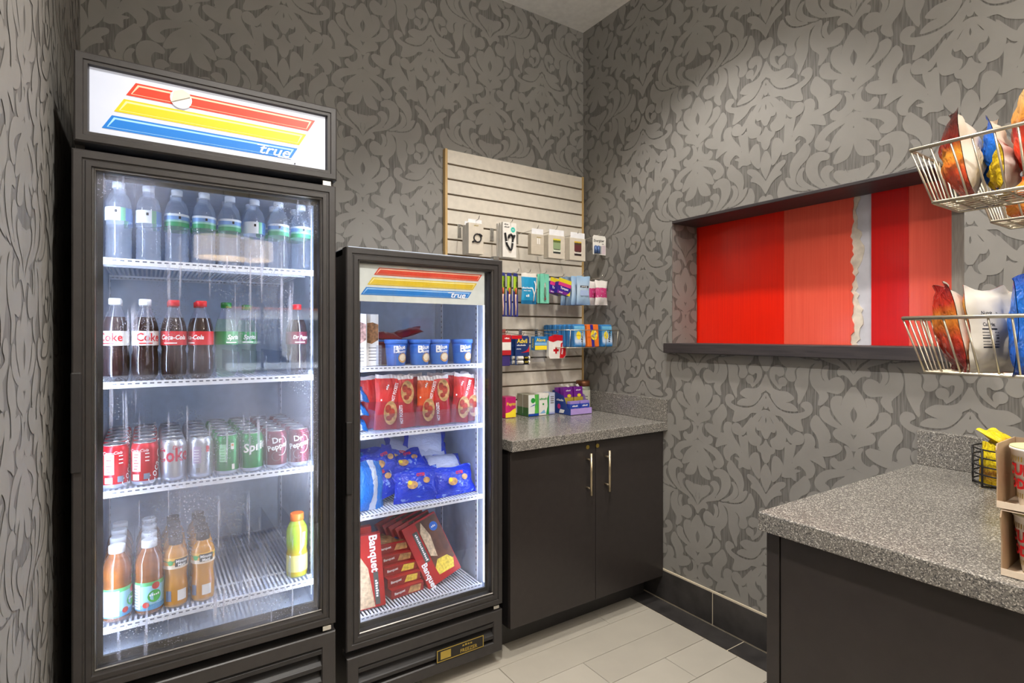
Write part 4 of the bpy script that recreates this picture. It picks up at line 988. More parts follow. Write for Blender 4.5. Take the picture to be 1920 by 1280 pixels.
for k in range(4):
    t = thing('wipes_pack', ['front', 'second', 'third', 'rear'][k] + ' pale blue wipes pouch on middle hooks', 'pouch', (1.998 - k * .012, 2.300 + k * .030, 1.518), (0, 0, -.03 * k), g2)
    MB().bag(.098, .158, .018, 20 + k, seal=.06, wr=.002).build('pouch_film', [WIPE, WIPE], t)
    if k == 0:
        decal(rectp(-.028, .094, .03, .105), t, INK, org=(0, -.0095, 0)); lettering('~9', t, (.001, -.0096, .0995), .009, WHITEINK, lift=.0009)
        decal(rectp(-.028, .05, .03, .08), t, mat('wipe_blue', rgb(170, 190, 226), .4), org=(0, -.0105, 0))
COT = printed('cotton_film', 'Z', [(0, rgb(226, 220, 216)), (.3, rgb(196, 60, 120)), (.68, rgb(226, 220, 214))], .06, 4, .3, blotch=(rgb(236, 214, 222), 9, .62))
hook(2.120, 1.672, .22, 'the pink and white cotton bags')
for k in range(2):
    t = thing('cotton_bag', ('front' if k == 0 else 'rear') + ' clear bag with pink print hanging at the right end of middle hooks', 'bag', (2.122 - k * .020, 2.290 + k * .05, 1.520), (0, 0, 0), g2)
    MB().bag(.092, .138, .032, 31 + k, seal=.06, wr=.003).build('bag_film', [COT, COT], t)

# row 3
g3 = 'medicines on the lower hooks'
NAVY = mat('navy_card', rgb(30, 56, 110), .35)
hook(1.606, 1.350, .19, 'the navy painkiller cards')
for k in range(3):
    t = thing('painkiller_card', ['front', 'middle', 'rear'][k] + ' navy painkiller blister card with two white tubes', 'card pack', (1.606 - k * .012, 2.316 + k * .026, 1.198), (0, 0, 0), g3)
    MB().prism([(-.043, 0), (.043, 0), (.043, .140), (.035, .150), (-.035, .150), (-.043, .140)], 'Y', .006, .0075).build('backing_card', NAVY, t)
    for z in (.014, .036):
        tb = MB().prism([(0 + .0095 * math.cos(a), z + .0095 * math.sin(a)) for a in [i * .45 for i in range(14)]], 'X', -.037, .039, smooth=True).build('pill_tube', CARD, t)
        MB().prism([(0 + .0102 * math.cos(a), z + .0102 * math.sin(a)) for a in [i * .45 for i in range(14)]], 'X', -.002, .030, smooth=True).build('tube_label', INK, tb)
        lettering('Advil', tb, (.014, -.0098, z + .002), .011, YELINK, lift=.0012)
    if k == 0:
        lettering('Advil', t, (-.001, .006, .122), .031, YELINK, bold=.0006); lettering('~9', t, (-.006, .006, .101), .012, WHITEINK); lettering('~7', t, (-.022, .006, .082), .008, WHITEINK)
        decal([(-.01, .062), (.043, .066), (.043, .098), (.035, .082), (.02, .07)], t, REDINK, org=(0, .006, 0))
hook(1.715, 1.350, .19, 'the yellow and blue painkiller box')
t, w, h = carton('painkiller_box', 'light blue painkiller box with yellow band hanging beside the first aid kit', 'box', 1.682, 1.762, 2.318, .036, 1.272, 1.344, mat('aleve_blue', rgb(36, 120, 186), .35), group=g3)
decal(rectp(-.039, .002, .039, .024), t, YELINK); decal(rectp(-.039, .026, .039, .04), t, mat('aleve_pale', rgb(130, 180, 220), .4))
lettering('Aleve', t, (0, 0, .053), .026, YELINK, bold=.0005)
lettering('Aleve', t, (-.040, .017, .036), .022, YELINK, face='-X', spin=1.57, bold=.0004)
tray = MB().bbox(-.036, .006, -.062, .036, .03, -.001, .004).build('clear_blister', CLEARBL, t)
t = thing('first_aid_kit', 'white first aid pouch with a red cross and red flap', 'first aid kit', (1.828, 2.312, 1.226), (0, 0, 0), g3)
MB().prism([(-.058, .012), (-.050, .0), (.042, .0), (.058, .014), (.060, .085), (.050, .098), (-.058, .098)], 'Y', 0, .022).build('pouch', CARD, t)
decal([(-.060, .096), (-.03, .088), (.0, .097), (.03, .094), (.052, .098), (.052, .124), (-.02, .128), (-.060, .116)], t, REDINK, name='red_flap')
decal([(.014, 0.002), (.040, .002), (.056, .016), (.058, .084), (.048, .096), (.022, .08)], t, REDINK, lift=.0008)
decal(rectp(-.028, .038, .008, .050), t, REDINK, name='cross_bar'); decal(rectp(-.016, .026, -.004, .062), t, REDINK, name='cross_bar', lift=.0009)
lettering('FIRST AID', t, (.034, 0, .05), .013, WHITEINK, spin=1.45, bold=.0003, lift=.0014)
hook(1.825, 1.354, .19, 'the first aid pouch')
hook(1.505, 1.356, .19, 'the red tablet pack')
t, w, h = carton('tablet_pack', 'red and white tablet pack half hidden by the freezer edge', 'box', 1.476, 1.534, 2.318, .03, 1.25, 1.352, mat('tablet_red', rgb(188, 36, 44), .4), group=g3)
decal(rectp(-.028, .025, .028, .065), t, CARD); lettering('~4', t, (.005, 0, .085), .014, WHITEINK, bold=.0004)
t2 = MB().bbox(-.026, .004, -.055, .026, .02, 0, .003).build('clear_blister', mat('blister_violet', rgb(60, 50, 110), .3), t)
decal(rectp(.034, .082, .098, .100), t, REDINK, org=(0, .004, 0), name='header_strip')

# wire tray with tissue and detergent packs
wtq = thing('wire_tray', 'thin wire tray of tissue packs hooked onto the slat panel', 'tray', (1.97, 2.35, 1.285))
def tube_part(pts, nm, r, par, off, m=STEELWIRE): return MB().tube([(p[0] - off[0], p[1] - off[1], p[2] - off[2]) for p in pts], r, 6).build(nm, m, par)
off = (1.97, 2.35, 1.285)
X0, X1, Y0, Y1, Z0, Z1 = 1.80, 2.185, 2.205, 2.495, 1.285, 1.378
tube_part([(X0, Y1, Z1), (X0, Y0, Z1), (X1, Y0, Z1), (X1, Y1, Z1)], 'rim_wire', .0022, wtq, off)
for k in range(7):
    y = Y0 + .012 + k * .045; tube_part([(X0 + .01, y, Z0), (X1 - .005, y, Z0)], 'floor_wire', .0016, wtq, off)
for k in range(5):
    x = X0 + .03 + k * .085; tube_part([(x, Y0, Z1), (x, Y0 + .008, Z0), (x, Y1, Z0), (x, Y1 + .004, Z1)], 'cross_wire', .0018, wtq, off)
TIS = printed('tissue_film', 'Z', [(0, rgb(60, 130, 190)), (.2, rgb(200, 214, 232)), (.75, rgb(70, 150, 200)), (1, rgb(120, 190, 225))], .25, 4, .3, 'LINEAR')
TISB = mat('tissue_blue', rgb(52, 122, 184), .3, noise=.2, nscale=30)
g4 = 'packs in the wire tray'
for c_, (x0, n, lab) in enumerate(((1.862, 7, 'left'), (2.058, 4, 'right'))):
    for k in range(n):
        y = Y0 + .008 + k * .039
        t = thing('tissue_pack', f'blue pocket tissue pack, {ORD[k]} from the front in the {lab} file of the wire tray', 'tissue pack', (x0 + .041, y, Z0 + .003), (R(-4), 0, 0), g4)
        MB().bbox(-.040, 0, 0, .040, .031, .122, .007).build('film', [TISB], t)
        if k == 0:
            decal(rectp(-.036, .01, .037, .112), t, TIS); decal(circ(-.008, .062, .016, 16, .022), t, YELINK, lift=.0009, name='yellow_mark')
            lettering('~6', t, (.018, 0, .06), .022, INK, spin=1.4, shear=.2, lift=.0014)
for k in range(3):
    t = thing('detergent_pack', f'orange detergent pouch, {ORD[k]} from the front between the tissue files', 'pouch', (2.001, Y0 + .012 + k * .04, Z0 + .003), (R(-4), 0, 0), g4)
    MB().bbox(-.042, 0, 0, .042, .028, .122, .005).build('film', mat('detergent_orange', rgb(226, 112, 38), .3), t)
    if k == 0:
        decal([(-.012, .0), (.01, 0), (.0, .12), (-.02, .12)], t, mat('box_violet', rgb(48, 36, 140), .35)); decal(circ(.006, .064, .024, 22, .028), t, YELINK, lift=.0009, name='bullseye'); lettering('Tide', t, (.006, 0, .064), .022, BLUEINK, spin=.7, bold=.0006, lift=.0014)

# on the worktop
g5 = 'boxes along the foot of the slat panel'
ZT_ = .9155
t, w, h = carton('tablet_box', 'pink and yellow stomach tablet box beside the freezer on the worktop', 'box', 1.560, 1.625, 2.41, .07, ZT_, 1.025, mat('pepto_pink', rgb(206, 42, 120), .35), group=g5)
decal([(-.0325, .002), (.0325, .002), (.0325, .05), (.012, .042), (-.006, .03), (-.0325, .026)], t, YELINK); lettering('Pepto', t, (.002, 0, .072), .024, YELINK, bold=.0006)
decal(rectp(-.036, .004, -.002, .05), t, BLUEINK, face='-X', org=(-.0325, .035, 0))
GB = mat('green_side', rgb(150, 150, 130), .45)
LOT = printed('lotion_front', 'X', [(0, rgb(226, 230, 226)), (.6, rgb(90, 180, 70)), (.85, rgb(70, 170, 80))], .3, 3, .4)
for k in range(2):
    t, w, h = carton('ointment_box', ('front' if k == 0 else 'rear') + ' white and green box with a green seal, left on the worktop', 'box', 1.690 , 1.760, 2.388 + k * .055, .052, ZT_, 1.032, printed('side_green', 'Z', [(0, rgb(64, 110, 60)), (.4, rgb(150, 146, 126))], .05, 3, .45), group=g5)
    decal(rectp(-.034, .001, .034, .115), t, LOT); decal(rectp(-.034, .001, .034, .014), t, BLUEINK, lift=.0009)
    decal(circ(-.004, .084, .014, 20), t, GREENINK, lift=.0009, name='green_seal'); decal([(-.026, .05), (.0, .062), (.024, .064), (0, .056)], t, BLUEINK, lift=.0009)
t, w, h = carton('ointment_box', 'white box with green leaf print in the middle of the boxes', 'box', 1.766, 1.832, 2.392, .06, ZT_, 1.034, CARD, group=g5)
decal([(.012, .002), (.032, .002), (.032, .112), (.02, .09), (.024, .05)], t, GREENINK); lettering('~5', t, (-.006, 0, .088), .019, GREENINK, bold=.0004); decal(circ(-.006, .06, .006, 12), t, GREENINK)
decal([(-.030, .01), (.0, .03), (.01, .01)], t, mat('aleve_pale', rgb(130, 180, 220), .4))
t, w, h = carton('ointment_box', 'pale lilac white box touching the purple display tray', 'box', 1.838, 1.876, 2.396, .06, ZT_, 1.034, printed('lilac_front', 'Z', [(0, rgb(120, 130, 200)), (.15, rgb(214, 218, 230)), (1, rgb(190, 200, 224))], .02, 3, .4, 'LINEAR'), group=g5)
for k in range(4): decal(rectp(-.012, .06 + k * .011, .012, .066 + k * .011), t, GREYINK, name='print_line')
# purple display tray
LILAC = mat('tray_lilac', rgb(176, 150, 214), .4); TRB = mat('tray_blue', rgb(38, 66, 140), .4)
tr = thing('display_tray', 'lilac and blue cardboard tray full of purple packs', 'display tray', (1.985, 2.30, ZT_))
W, D = .075, .16
MB().prism([(-W, 0), (W, 0), (W, .034), (-W, .034)], 'Y', 0, .0016).build('front_wall', LILAC, tr)
MB().box(-W, 0, 0, W, D, .0015).build('tray_floor', LILAC, tr)
MB().prism([(0, 0), (D, 0), (D, .125), (.06, .10), (.025, .034), (0, .034)], 'X', -W - .0014, -W).build('side_wall', TRB, tr)
MB().prism([(0, 0), (D, 0), (D, .125), (.06, .10), (.025, .034), (0, .034)], 'X', W, W + .0014).build('side_wall', LILAC, tr)
MB().box(-W, D, 0, W, D + .0015, .125).build('back_wall', TRB, tr)
lettering('~6', tr, (-W - .0016, .09, .075), .020, WHITEINK, face='-X', shear=.2); decal(circ(0, .04, .014, 16), tr, PINKINK, face='-X', org=(-W - .0015, .10, 0), name='pink_mark')
decal([(-.05, .004), (-.01, .006), (.0, .024), (-.04, .026)], tr, WHITEINK, face='-X', org=(-W - .0015, .05, .0))
g6 = 'packs in the purple display tray'
PBL = printed('pack_blue', 'Z', [(0, rgb(190, 150, 210)), (.22, rgb(40, 70, 170)), (.8, rgb(150, 130, 200))], .02, 3, .4)
PPU = printed('pack_purple', 'Z', [(0, rgb(108, 30, 140)), (.35, rgb(190, 170, 60)), (.6, rgb(120, 34, 150))], .1, 5, .35)
for k in range(2):
    x = 1.985 - .036 + k * .072
    t = thing('tablet_pack', ('left' if k == 0 else 'right') + ' blue and white pack in the front of the purple tray', 'pack', (x, 2.310, ZT_ + .0025), (0, 0, 0), g6)
    MB().bbox(-.033, 0, 0, .033, .03, .070, .002).build('carton', PBL, t); lettering('~5', t, (0, 0, .044), .015, WHITEINK, bold=.0003); decal(circ(0, .024, .008, 14), t, PINKINK)
    for r_ in range(2):
        t = thing('tablet_pack', ('left' if k == 0 else 'right') + (' front' if r_ == 0 else ' rear') + ' tall purple pack in the back of the purple tray', 'pack', (x, 2.355 + r_ * .05, ZT_ + .0025), (R(-6), 0, 0), g6)
        MB().bbox(-.032, 0, .0, .032, .034, .145 - r_ * .004, .002).build('carton', PPU, t)
        lettering('~5', t, (0, 0, .125), .013, WHITEINK, bold=.0003); decal(circ(.004, .096, .014, 16, .009), t, YELINK); decal([(-.006, .145), (.01, .145), (.0, .16), (-.02, .155)], t, CARD, name='hang_flap')
t = thing('glass_jar', 'glass jar with copper lid and printed label in the corner', 'jar', (2.118, 2.44, ZT_))
MB().lathe([(.040, 0), (.043, .004), (.043, .125), (.040, .136), (.036, .142)], 24).build('glass_body', mat('jar_filled', rgb(150, 158, 140), .12, coat=.6), t)
MB().lathe([(.041, .140), (.041, .168), (.036, .172)], 24).build('lid', mat('copper_lid', rgb(146, 96, 66), .35, metal=.6), t)
MB().lathe([(.0434, .02), (.0434, .118)], 24, cap=False).build('label', mat('jar_label', rgb(206, 206, 190), .5), t)
lettering('~7', t, (0, 0, .082), .013, INK, bend=.0436, yaw=-.55, bold=.0003); lettering('~7', t, (0, 0, .066), .013, INK, bend=.0436, yaw=-.55, bold=.0003); lettering('~6', t, (0, 0, .050), .013, INK, bend=.0436, yaw=-.55, bold=.0003)
# ================================================================== FREEZER GOODS
g7 = 'ice cream tubs'
BBL = printed('tub_blue', 'Z', [(0, rgb(52, 110, 190)), (.5, rgb(42, 96, 180)), (.86, rgb(60, 110, 200))], .02, 3, .35)
def tub():
    t = thing('ice_cream_tub', '', 'tub')
    MB().lathe([(.034, 0), (.0355, .002), (.0430, .088)], 28).build('tub_body', BBL, t)
    MB().lathe([(.0445, .086), (.0460, .088), (.0460, .100), (.0445, .102)], 28).build('lid', mat('tub_lid', rgb(64, 116, 204), .35), t)
    lettering('Blue', t, (0, 0, .070), .024, WHITEINK, bend=.0415, yaw=.05, bold=.0005, spin=.15); lettering('B', t, (0, 0, .062), .040, WHITEINK, bend=.0415, yaw=-.42, bold=.0008)
    lettering('Bunny', t, (0, 0, .055), .014, WHITEINK, bend=.0405, yaw=.2, bold=.0003, spin=.1)
    cyl_disc(t, FOOD, .0400, .25, .030, .019, 'scoop_picture'); cyl_disc(t, mat('scoop_cream', rgb(222, 206, 176), .5, noise=.2, nscale=80), .0404, .22, .032, .014, 'scoop_picture')
    return t
tb = tub()
for i, (x, y, rz) in enumerate(((.815, 2.055, .05), (.912, 2.05, .1), (1.002, 2.055, -.1), (1.106, 2.05, .0))):
    put(tb, used, f'blue ice cream tub with white lettering, {ORD[i]} from the left on the top freezer shelf', (x, y, ZZ[0] + .001), rz, g7)
put(tb, used, 'blue ice cream tub half hidden behind the second front tub', (.93, 2.16, ZZ[0] + .001), .4, g7)
for i, (x, pic) in enumerate(((.664, mat('nut_picture', rgb(176, 140, 130), .5, noise=.6, nscale=90)), (.722, mat('almond_picture', rgb(140, 96, 60), .5, noise=.6, nscale=90)))):
    t, w, h = carton('ice_cream_bar_box', ('leftmost' if i == 0 else 'second') + ' tall white ice cream bar box with nut picture, top freezer shelf', 'box', x - .024, x + .024, 2.03 + i * .03, .09, ZZ[0] + .001, 1.432, CARD)
    decal([(-.022, .09), (-.004, .085), (.022, .10), (.022, .16), (.0, .168), (-.022, .165)], t, pic, name='nut_picture')
    for k in range(5): decal(rectp(-.016, .02 + k * .012, .014, .023 + k * .012), t, GREYINK, name='print_line')
CHIPW = printed('novelty_red', 'Z', [(0, rgb(170, 40, 60)), (.4, rgb(206, 120, 130)), (.7, rgb(150, 40, 70))], .2, 5, .3)
for i, (x, y, z, rz, ry) in enumerate(((.84, 2.20, 1.335, .2, 6), (.94, 2.27, 1.345, -.3, -14))):
    t = thing('ice_cream_bar', ('front' if i == 0 else 'rear') + ' wrapped ice cream bar lying behind the blue tubs', 'ice cream', (x, y, z), (R(-70), R(ry), rz))
    MB().bag(.17, .075, .03, 60 + i, wr=.003).build('wrapper', [CHIPW, CHIPW], t)
    if i == 0: lettering('~4', t, (-.02, -.016, .04), .03, WHITEINK, shear=.2)
t = thing('ice_cream_cup', 'red ice cream cup with blue lid behind the front tubs', 'cup', (.79, 2.17, ZZ[0] + .001))
MB().lathe([(.034, 0), (.042, .080), (.044, .082), (.044, .096)], 24).build('cup_body', mat('cup_red', rgb(150, 40, 60), .4), t)
MB().lathe([(.0445, .092), (.0445, .1)], 24).build('lid', mat('tub_lid', rgb(64, 116, 204), .35), t)
# hinged clear holder in front
t = thing('plastic_organizer', 'clear plastic organizer beside the tall white boxes', 'organizer', (.765, 2.0, ZZ[0] + .001))
MB().box(-.03, 0, 0, .03, .0015, .07).build('front_panel', CLEARPL, t); MB().box(-.03, 0, 0, -.0285, .10, .08).build('side_panel', CLEARPL, t); MB().box(.0285, 0, 0, .03, .10, .08).build('side_panel', CLEARPL, t); MB().box(-.03, 0, 0, .03, .1, .0015).build('tray_floor', CLEARPL, t)

# hot sandwich sleeves
HPR = printed('sandwich_red', 'Z', [(0, rgb(176, 30, 44)), (.5, rgb(206, 40, 40)), (.92, rgb(226, 220, 216))], .04, 4, .3, crinkle=.15)
HPO = printed('sandwich_orange', 'Z', [(0, rgb(170, 36, 50)), (.4, rgb(214, 74, 24)), (.9, rgb(226, 220, 216))], .04, 4, .3, crinkle=.15)
g8 = 'sandwich sleeves on the second freezer shelf'
hp = [(.770, 2.04, .105, .212, HPR, 3, 1), (.850, 2.04, .085, .205, HPR, -2, 2), (.930, 2.04, .082, .200, HPO, 4, 1), (1.010, 2.04, .085, .200, HPR, -3, 2), (1.088, 2.04, .082, .205, HPR, 6, 1), (1.150, 2.05, .066, .195, HPR, -2, 1)]
for i, (x, y, w, h, m, ry, mode) in enumerate(hp):
    desc = ['with the sandwich picture low', 'with the sandwich picture high', 'orange one with the picture low', 'with a golden crust at the top', 'leaning right with white corner', 'narrow one against the right side'][i]
    t = thing('sandwich_sleeve', f'red frozen sandwich sleeve {desc}, {ORD[i]} from the left', 'frozen sandwich', (x, y, ZZ[1] + .004), (R(-3), R(ry), 0), g8)
    MB().bag(w, h, .036, 70 + i, seal=.05, wr=.003).build('wrapper', [m, m], t)
    zf = .065 if mode == 1 else .14
    decal(circ(.006, zf, .027, 18, .046), t, FOOD, org=(0, -.0195, 0), name='sandwich_picture', lift=.0015); [decal(circ(.004 + dx, zf + dz, .012, 12, rz_), t, FOODRED, org=(0, -.0195, 0), lift=.0022 + q * .0003, name='filling_picture') for q, (dx, dz, rz_) in enumerate(((-.008, .016, .016), (.008, .0, .018), (-.004, -.020, .010)))]
    lettering('HOT POCKETS', t, (-.024 if mode == 2 else .022, -.0185, .056 if mode == 2 else .145), .018, WHITEINK, spin=1.571 if mode == 2 else 1.35, bold=.0004, sx=.60, lift=.002)
    if mode == 1: lettering('~3', t, (-.008, -.0185, .165), .014, WHITEINK, spin=1.2, lift=.002); lettering('~1', t, (-.03, -.017, .115), .016, WHITEINK, bold=.0005, lift=.002)
t = thing('sandwich_sleeve', 'red frozen sandwich sleeve half hidden behind the first sleeve', 'frozen sandwich', (.735, 2.10, ZZ[1] + .004), (R(-3), R(-2), 0), g8)
MB().bag(.09, .205, .036, 81, seal=.05, wr=.003).build('wrapper', [HPR, HPR], t)
for i in range(5):
    t = thing('sandwich_sleeve', f'red frozen sandwich sleeve standing behind the {ORD[i + 1]} sleeve', 'frozen sandwich', (.845 + i * .078, 2.10, ZZ[1] + .004), (R(-3), R((-1) ** i * 4), 0), g8)
    MB().bag(.082, .207, .036, 84 + i, seal=.05, wr=.003).build('wrapper', [HPR, HPR], t)
# clear front bins
for x in (.71, .81, .89, .97, 1.05, 1.13, 1.163): ZL(MB().box(x - .0007, 1.995, ZZ[1], x + .0007, 2.40, ZZ[1] + .085).build('lane_divider', CLEARPL, ZS[1]))
ZL(MB().box(.71, 1.994, ZZ[1], 1.163, 1.9955, ZZ[1] + .07).build('lane_front', CLEARPL, ZS[1]))
# blue pastry bags
PASB = printed('pastry_blue', 'X', [(0, rgb(30, 52, 190)), (.5, rgb(34, 66, 208)), (1, rgb(26, 44, 170))], .4, 4, .25, 'LINEAR', crinkle=.35, blotch=(rgb(120, 150, 226), 7, .60))
PASW = printed('pastry_back', 'X', [(0, rgb(40, 64, 190)), (.12, rgb(196, 204, 230)), (.86, rgb(40, 64, 190))], .06, 4, .28, crinkle=.3)
PASL = printed('pastry_cyan', 'X', [(0, rgb(30, 110, 200)), (.4, rgb(196, 206, 226)), (.62, rgb(36, 120, 210))], .25, 3, .28, crinkle=.35)
def pastry(lab, loc, rot, seed, w=.15, h=.11, t_=.06, back=False, m=None, group='pastry bags on the third freezer shelf'):
    if 'third' in group: w *= 1.16; h *= 1.18
    t = thing('pastry_bag', lab, 'pastry bag', loc, rot, group)
    mm_ = [m or PASB, PASW]
    if back: mm_ = [PASW, PASB]
    MB().bag(w, h, t_, seed, seal=.07, wr=.005).build('wrapper', mm_, t)
    if not back and m is None:
        decal(circ(-.025, h * .45, .022, 14, .016), t, FOOD, org=(0, -t_ / 2 - .003, 0), lift=.002, name='pastry_picture'); decal(circ(-.035, h * .52, .009, 12), t, YELINK, org=(0, -t_ / 2 - .003, 0), lift=.003, name='yellow_dot')
        decal(circ(.035, h * .55, .014, 12, .012), t, FOOD, org=(0, -t_ / 2 - .001, 0), lift=.002, name='pastry_picture')
        lettering('OTIS', t, (.012, -t_ / 2 - .003, h * .72), .016, REDINK, bold=.001, lift=.0025)
    return t
z3 = ZZ[2]
pastry('blue pastry bag at the front right of the third freezer shelf', (1.070, 2.030, z3 + .002), (R(-22), 0, R(4)), 101, .17, .10, .065)
pastry('blue pastry bag at the front middle of the third freezer shelf', (.900, 2.035, z3 + .002), (R(-24), 0, R(-6)), 102, .17, .115, .065)
pastry('blue pastry bag with white back lying on the front right bag', (1.055, 2.090, z3 + .085), (R(-62), R(4), R(-4)), 103, .16, .10, .05, True)
pastry('blue pastry bag lying on the front middle bag', (.905, 2.085, z3 + .090), (R(-52), R(-8), R(10)), 104, .165, .11, .055)
pastry('blue pastry bag tipped left at the top of the pile', (.800, 2.10, z3 + .105), (R(-34), R(-12), R(18)), 105, .14, .095, .05)
pastry('blue pastry bag with white stripe leaning at the back of the pile', (.895, 2.17, z3 + .130), (R(-56), R(24), R(-8)), 106, .17, .11, .05, True)
pastry('uppermost blue pastry bag at the back right of the pile', (1.005, 2.20, z3 + .155), (R(-40), R(14), R(-6)), 107, .18, .11, .055, True)
pastry('blue pastry bag with white back under the uppermost bag', (1.02, 2.17, z3 + .105), (R(-48), R(4), R(-2)), 108, .17, .10, .05, True)
pastry('deep blue pastry bag in the middle of the back row', (.86, 2.16, z3 + .10), (R(-28), R(16), R(12)), 109, .13, .09, .05)
pastry('blue pastry bag filling the gap left of the front middle bag', (.775, 2.06, z3 + .03), (R(-30), R(-14), R(10)), 112, .12, .11, .055)
pastry('blue pastry bag at the back left under the leaning ones', (.78, 2.19, z3 + .05), (R(-20), R(6), R(4)), 113, .15, .13, .055)
pastry('blue pastry bag standing behind the front right bag', (1.02, 2.11, z3 + .03), (R(-30), R(6), R(2)), 114, .17, .11, .055)
pastry('pale blue pastry bag at the left front of the third freezer shelf', (.705, 2.035, z3 + .002), (R(-12), R(8), R(24)), 110, .12, .155, .055, m=PASL)
pastry('pale blue pastry bag at the left back of the third freezer shelf', (.700, 2.13, z3 + .03), (R(-30), R(-10), R(10)), 111, .13, .14, .05, m=PASL)
for i in range(3):
    pastry(f'light blue bag, {ORD[i]} from the bottom of the pile left of the sandwiches', (.672, 2.06, ZZ[1] + .002 + i * .058), (R(-58), R((-1) ** i * 5), R(12)), 120 + i, .085, .10, .05, m=PASL, group='light blue bags on the second freezer shelf')
# red frozen dinner boxes on the bottom
DIN = mat('dinner_red', rgb(176, 28, 26), .35, noise=.15, nscale=12); DINB = mat('dinner_brown', rgb(96, 58, 38), .4, noise=.4, nscale=30)
DINS = printed('dinner_side', 'Z', [(0, rgb(120, 20, 22)), (.5, rgb(150, 24, 24)), (1, rgb(110, 18, 20))], .1, 5, .4, 'LINEAR')
g9 = 'frozen dinner boxes on the freezer floor'
def dinner(lab, loc, rot, w=.15, h=.28, dep=.032, front=True):
    t = thing('frozen_dinner_box', lab, 'box', loc, rot, g9)
    MB().bbox(-w / 2, 0, 0, w / 2, dep, h, .0015).build('carton', DIN, t)
    if front:
        decal(rectp(-w * .12, h * .22, w * .48, h * .97), t, DINB, name='picture_field'); decal([(-w * .1, h * .1), (w * .34, h * .08), (w * .42, h * .2), (w * .3, h * .3), (w * .02, h * .32), (-w * .12, h * .22)], t, FOODYEL, lift=.0009, name='corn_picture')
        decal([(-w * .10, h * .42), (w * .06, h * .36), (w * .12, h * .7), (w * .02, h * .95), (-w * .1, h * .8)], t, mat('potato_picture', rgb(206, 180, 146), .5, noise=.35, nscale=70), lift=.0009, name='potato_picture')
        decal(circ(w * .3, h * .8, w * .115, 20), t, mat('seal_blue', rgb(30, 100, 190), .4), lift=.0012, name='blue_seal'); lettering('~3', t, (w * .3, 0, h * .8), .014, WHITEINK, lift=.0016)
        decal(rectp(-w * .30, h * .36, -w * .16, h * .86), t, mat('grey_band', rgb(84, 88, 84), .4), lift=.0009, name='name_band'); lettering('~14', t, (-w * .23, 0, h * .6), .016, WHITEINK, spin=-1.571, lift=.0014)
        lettering('Banquet', t, (-w * .36, 0, h * .17), .036, WHITEINK, spin=-1.571, bold=.001, lift=.0016, sx=.9)
    return t
z4 = ZZ[3] + .002
for k in range(5):
    dinner(f'red frozen dinner box with corn picture, {ORD[k]} from the front of the leaning row', (1.035 - k * .016, 2.060 + k * .036, z4 + .022 + k * .002), (R(-24), R(-17), R(6)), .165, .262 - .003 * k, .03)
t = thing('frozen_dinner_box', 'red frozen dinner box with large white lettering at the left glass edge', 'box', (.700, 2.02, z4 + .004), (R(-4), R(-4), R(-10)), g9)
w, h = .115, .272; MB().bbox(-w / 2, 0, 0, w / 2, .032, h, .0015).build('carton', DIN, t)
lettering('Banquet', t, (w * .24, 0, h * .74), .042, WHITEINK, spin=-1.571, bold=.0011, lift=.0014)
decal([(-w / 2, .004), (w * .16, .004), (w * .02, h * .55), (-w * .2, h * .72), (-w / 2, h * .75)], t, mat('potato_picture', rgb(206, 180, 146), .5, noise=.35, nscale=70), name='food_picture'); decal([(-w / 2, h * .55), (-w * .3, h * .56), (-w * .22, h * .68), (-w / 2, h * .78)], t, FOODYEL, lift=.0010, name='corn_picture')
decal(rectp(w * .17, .01, w * .33, h * .48), t, mat('grey_band', rgb(84, 88, 84), .4), lift=.0009, name='name_band'); lettering('~7', t, (w * .25, 0, h * .25), .018, WHITEINK, spin=-1.571, lift=.0014)
t2 = dinner('red frozen dinner box standing behind the left lettered box', (.685, 2.075, z4 + .004), (R(-4), R(-4), R(-10)), .115, .285, .032, False)
for k in range(5):
    t = thing('frozen_dinner_box', f'red and brown frozen dinner box, {ORD[k]} from the bottom of the middle stack', 'box', (.865 - k * .006, 2.055 + k * .022, z4 + k * .037), (0, 0, R(6 - k * 2)), g9)
    MB().bbox(-.072, 0, 0, .072, .17, .0355, .0015).build('carton', DIN, t)
    decal(rectp(-.070, .003, .070, .033), t, mat('dinner_front', rgb(150, 34, 30), .4)); decal([(.0, .006), (.055, .004), (.06, .028), (.012, .031)], t, FOODYEL if k in (1, 2) else FOOD, lift=.0009, name='food_picture'); lettering('Banquet', t, (-.036, 0, .020), .014, WHITEINK, bold=.0003, lift=.0012, spin=.08)
    if k == 4: decal([(-.07, .01), (.07, .01), (.07, .16), (-.07, .16)], t, FOOD, face='Z', org=(0, 0, .0356), name='food_picture'); decal(circ(.04, .05, .02, 16), t, mat('seal_blue', rgb(30, 100, 190), .4), face='Z', org=(0, 0, .0356), lift=.0012, name='blue_seal')

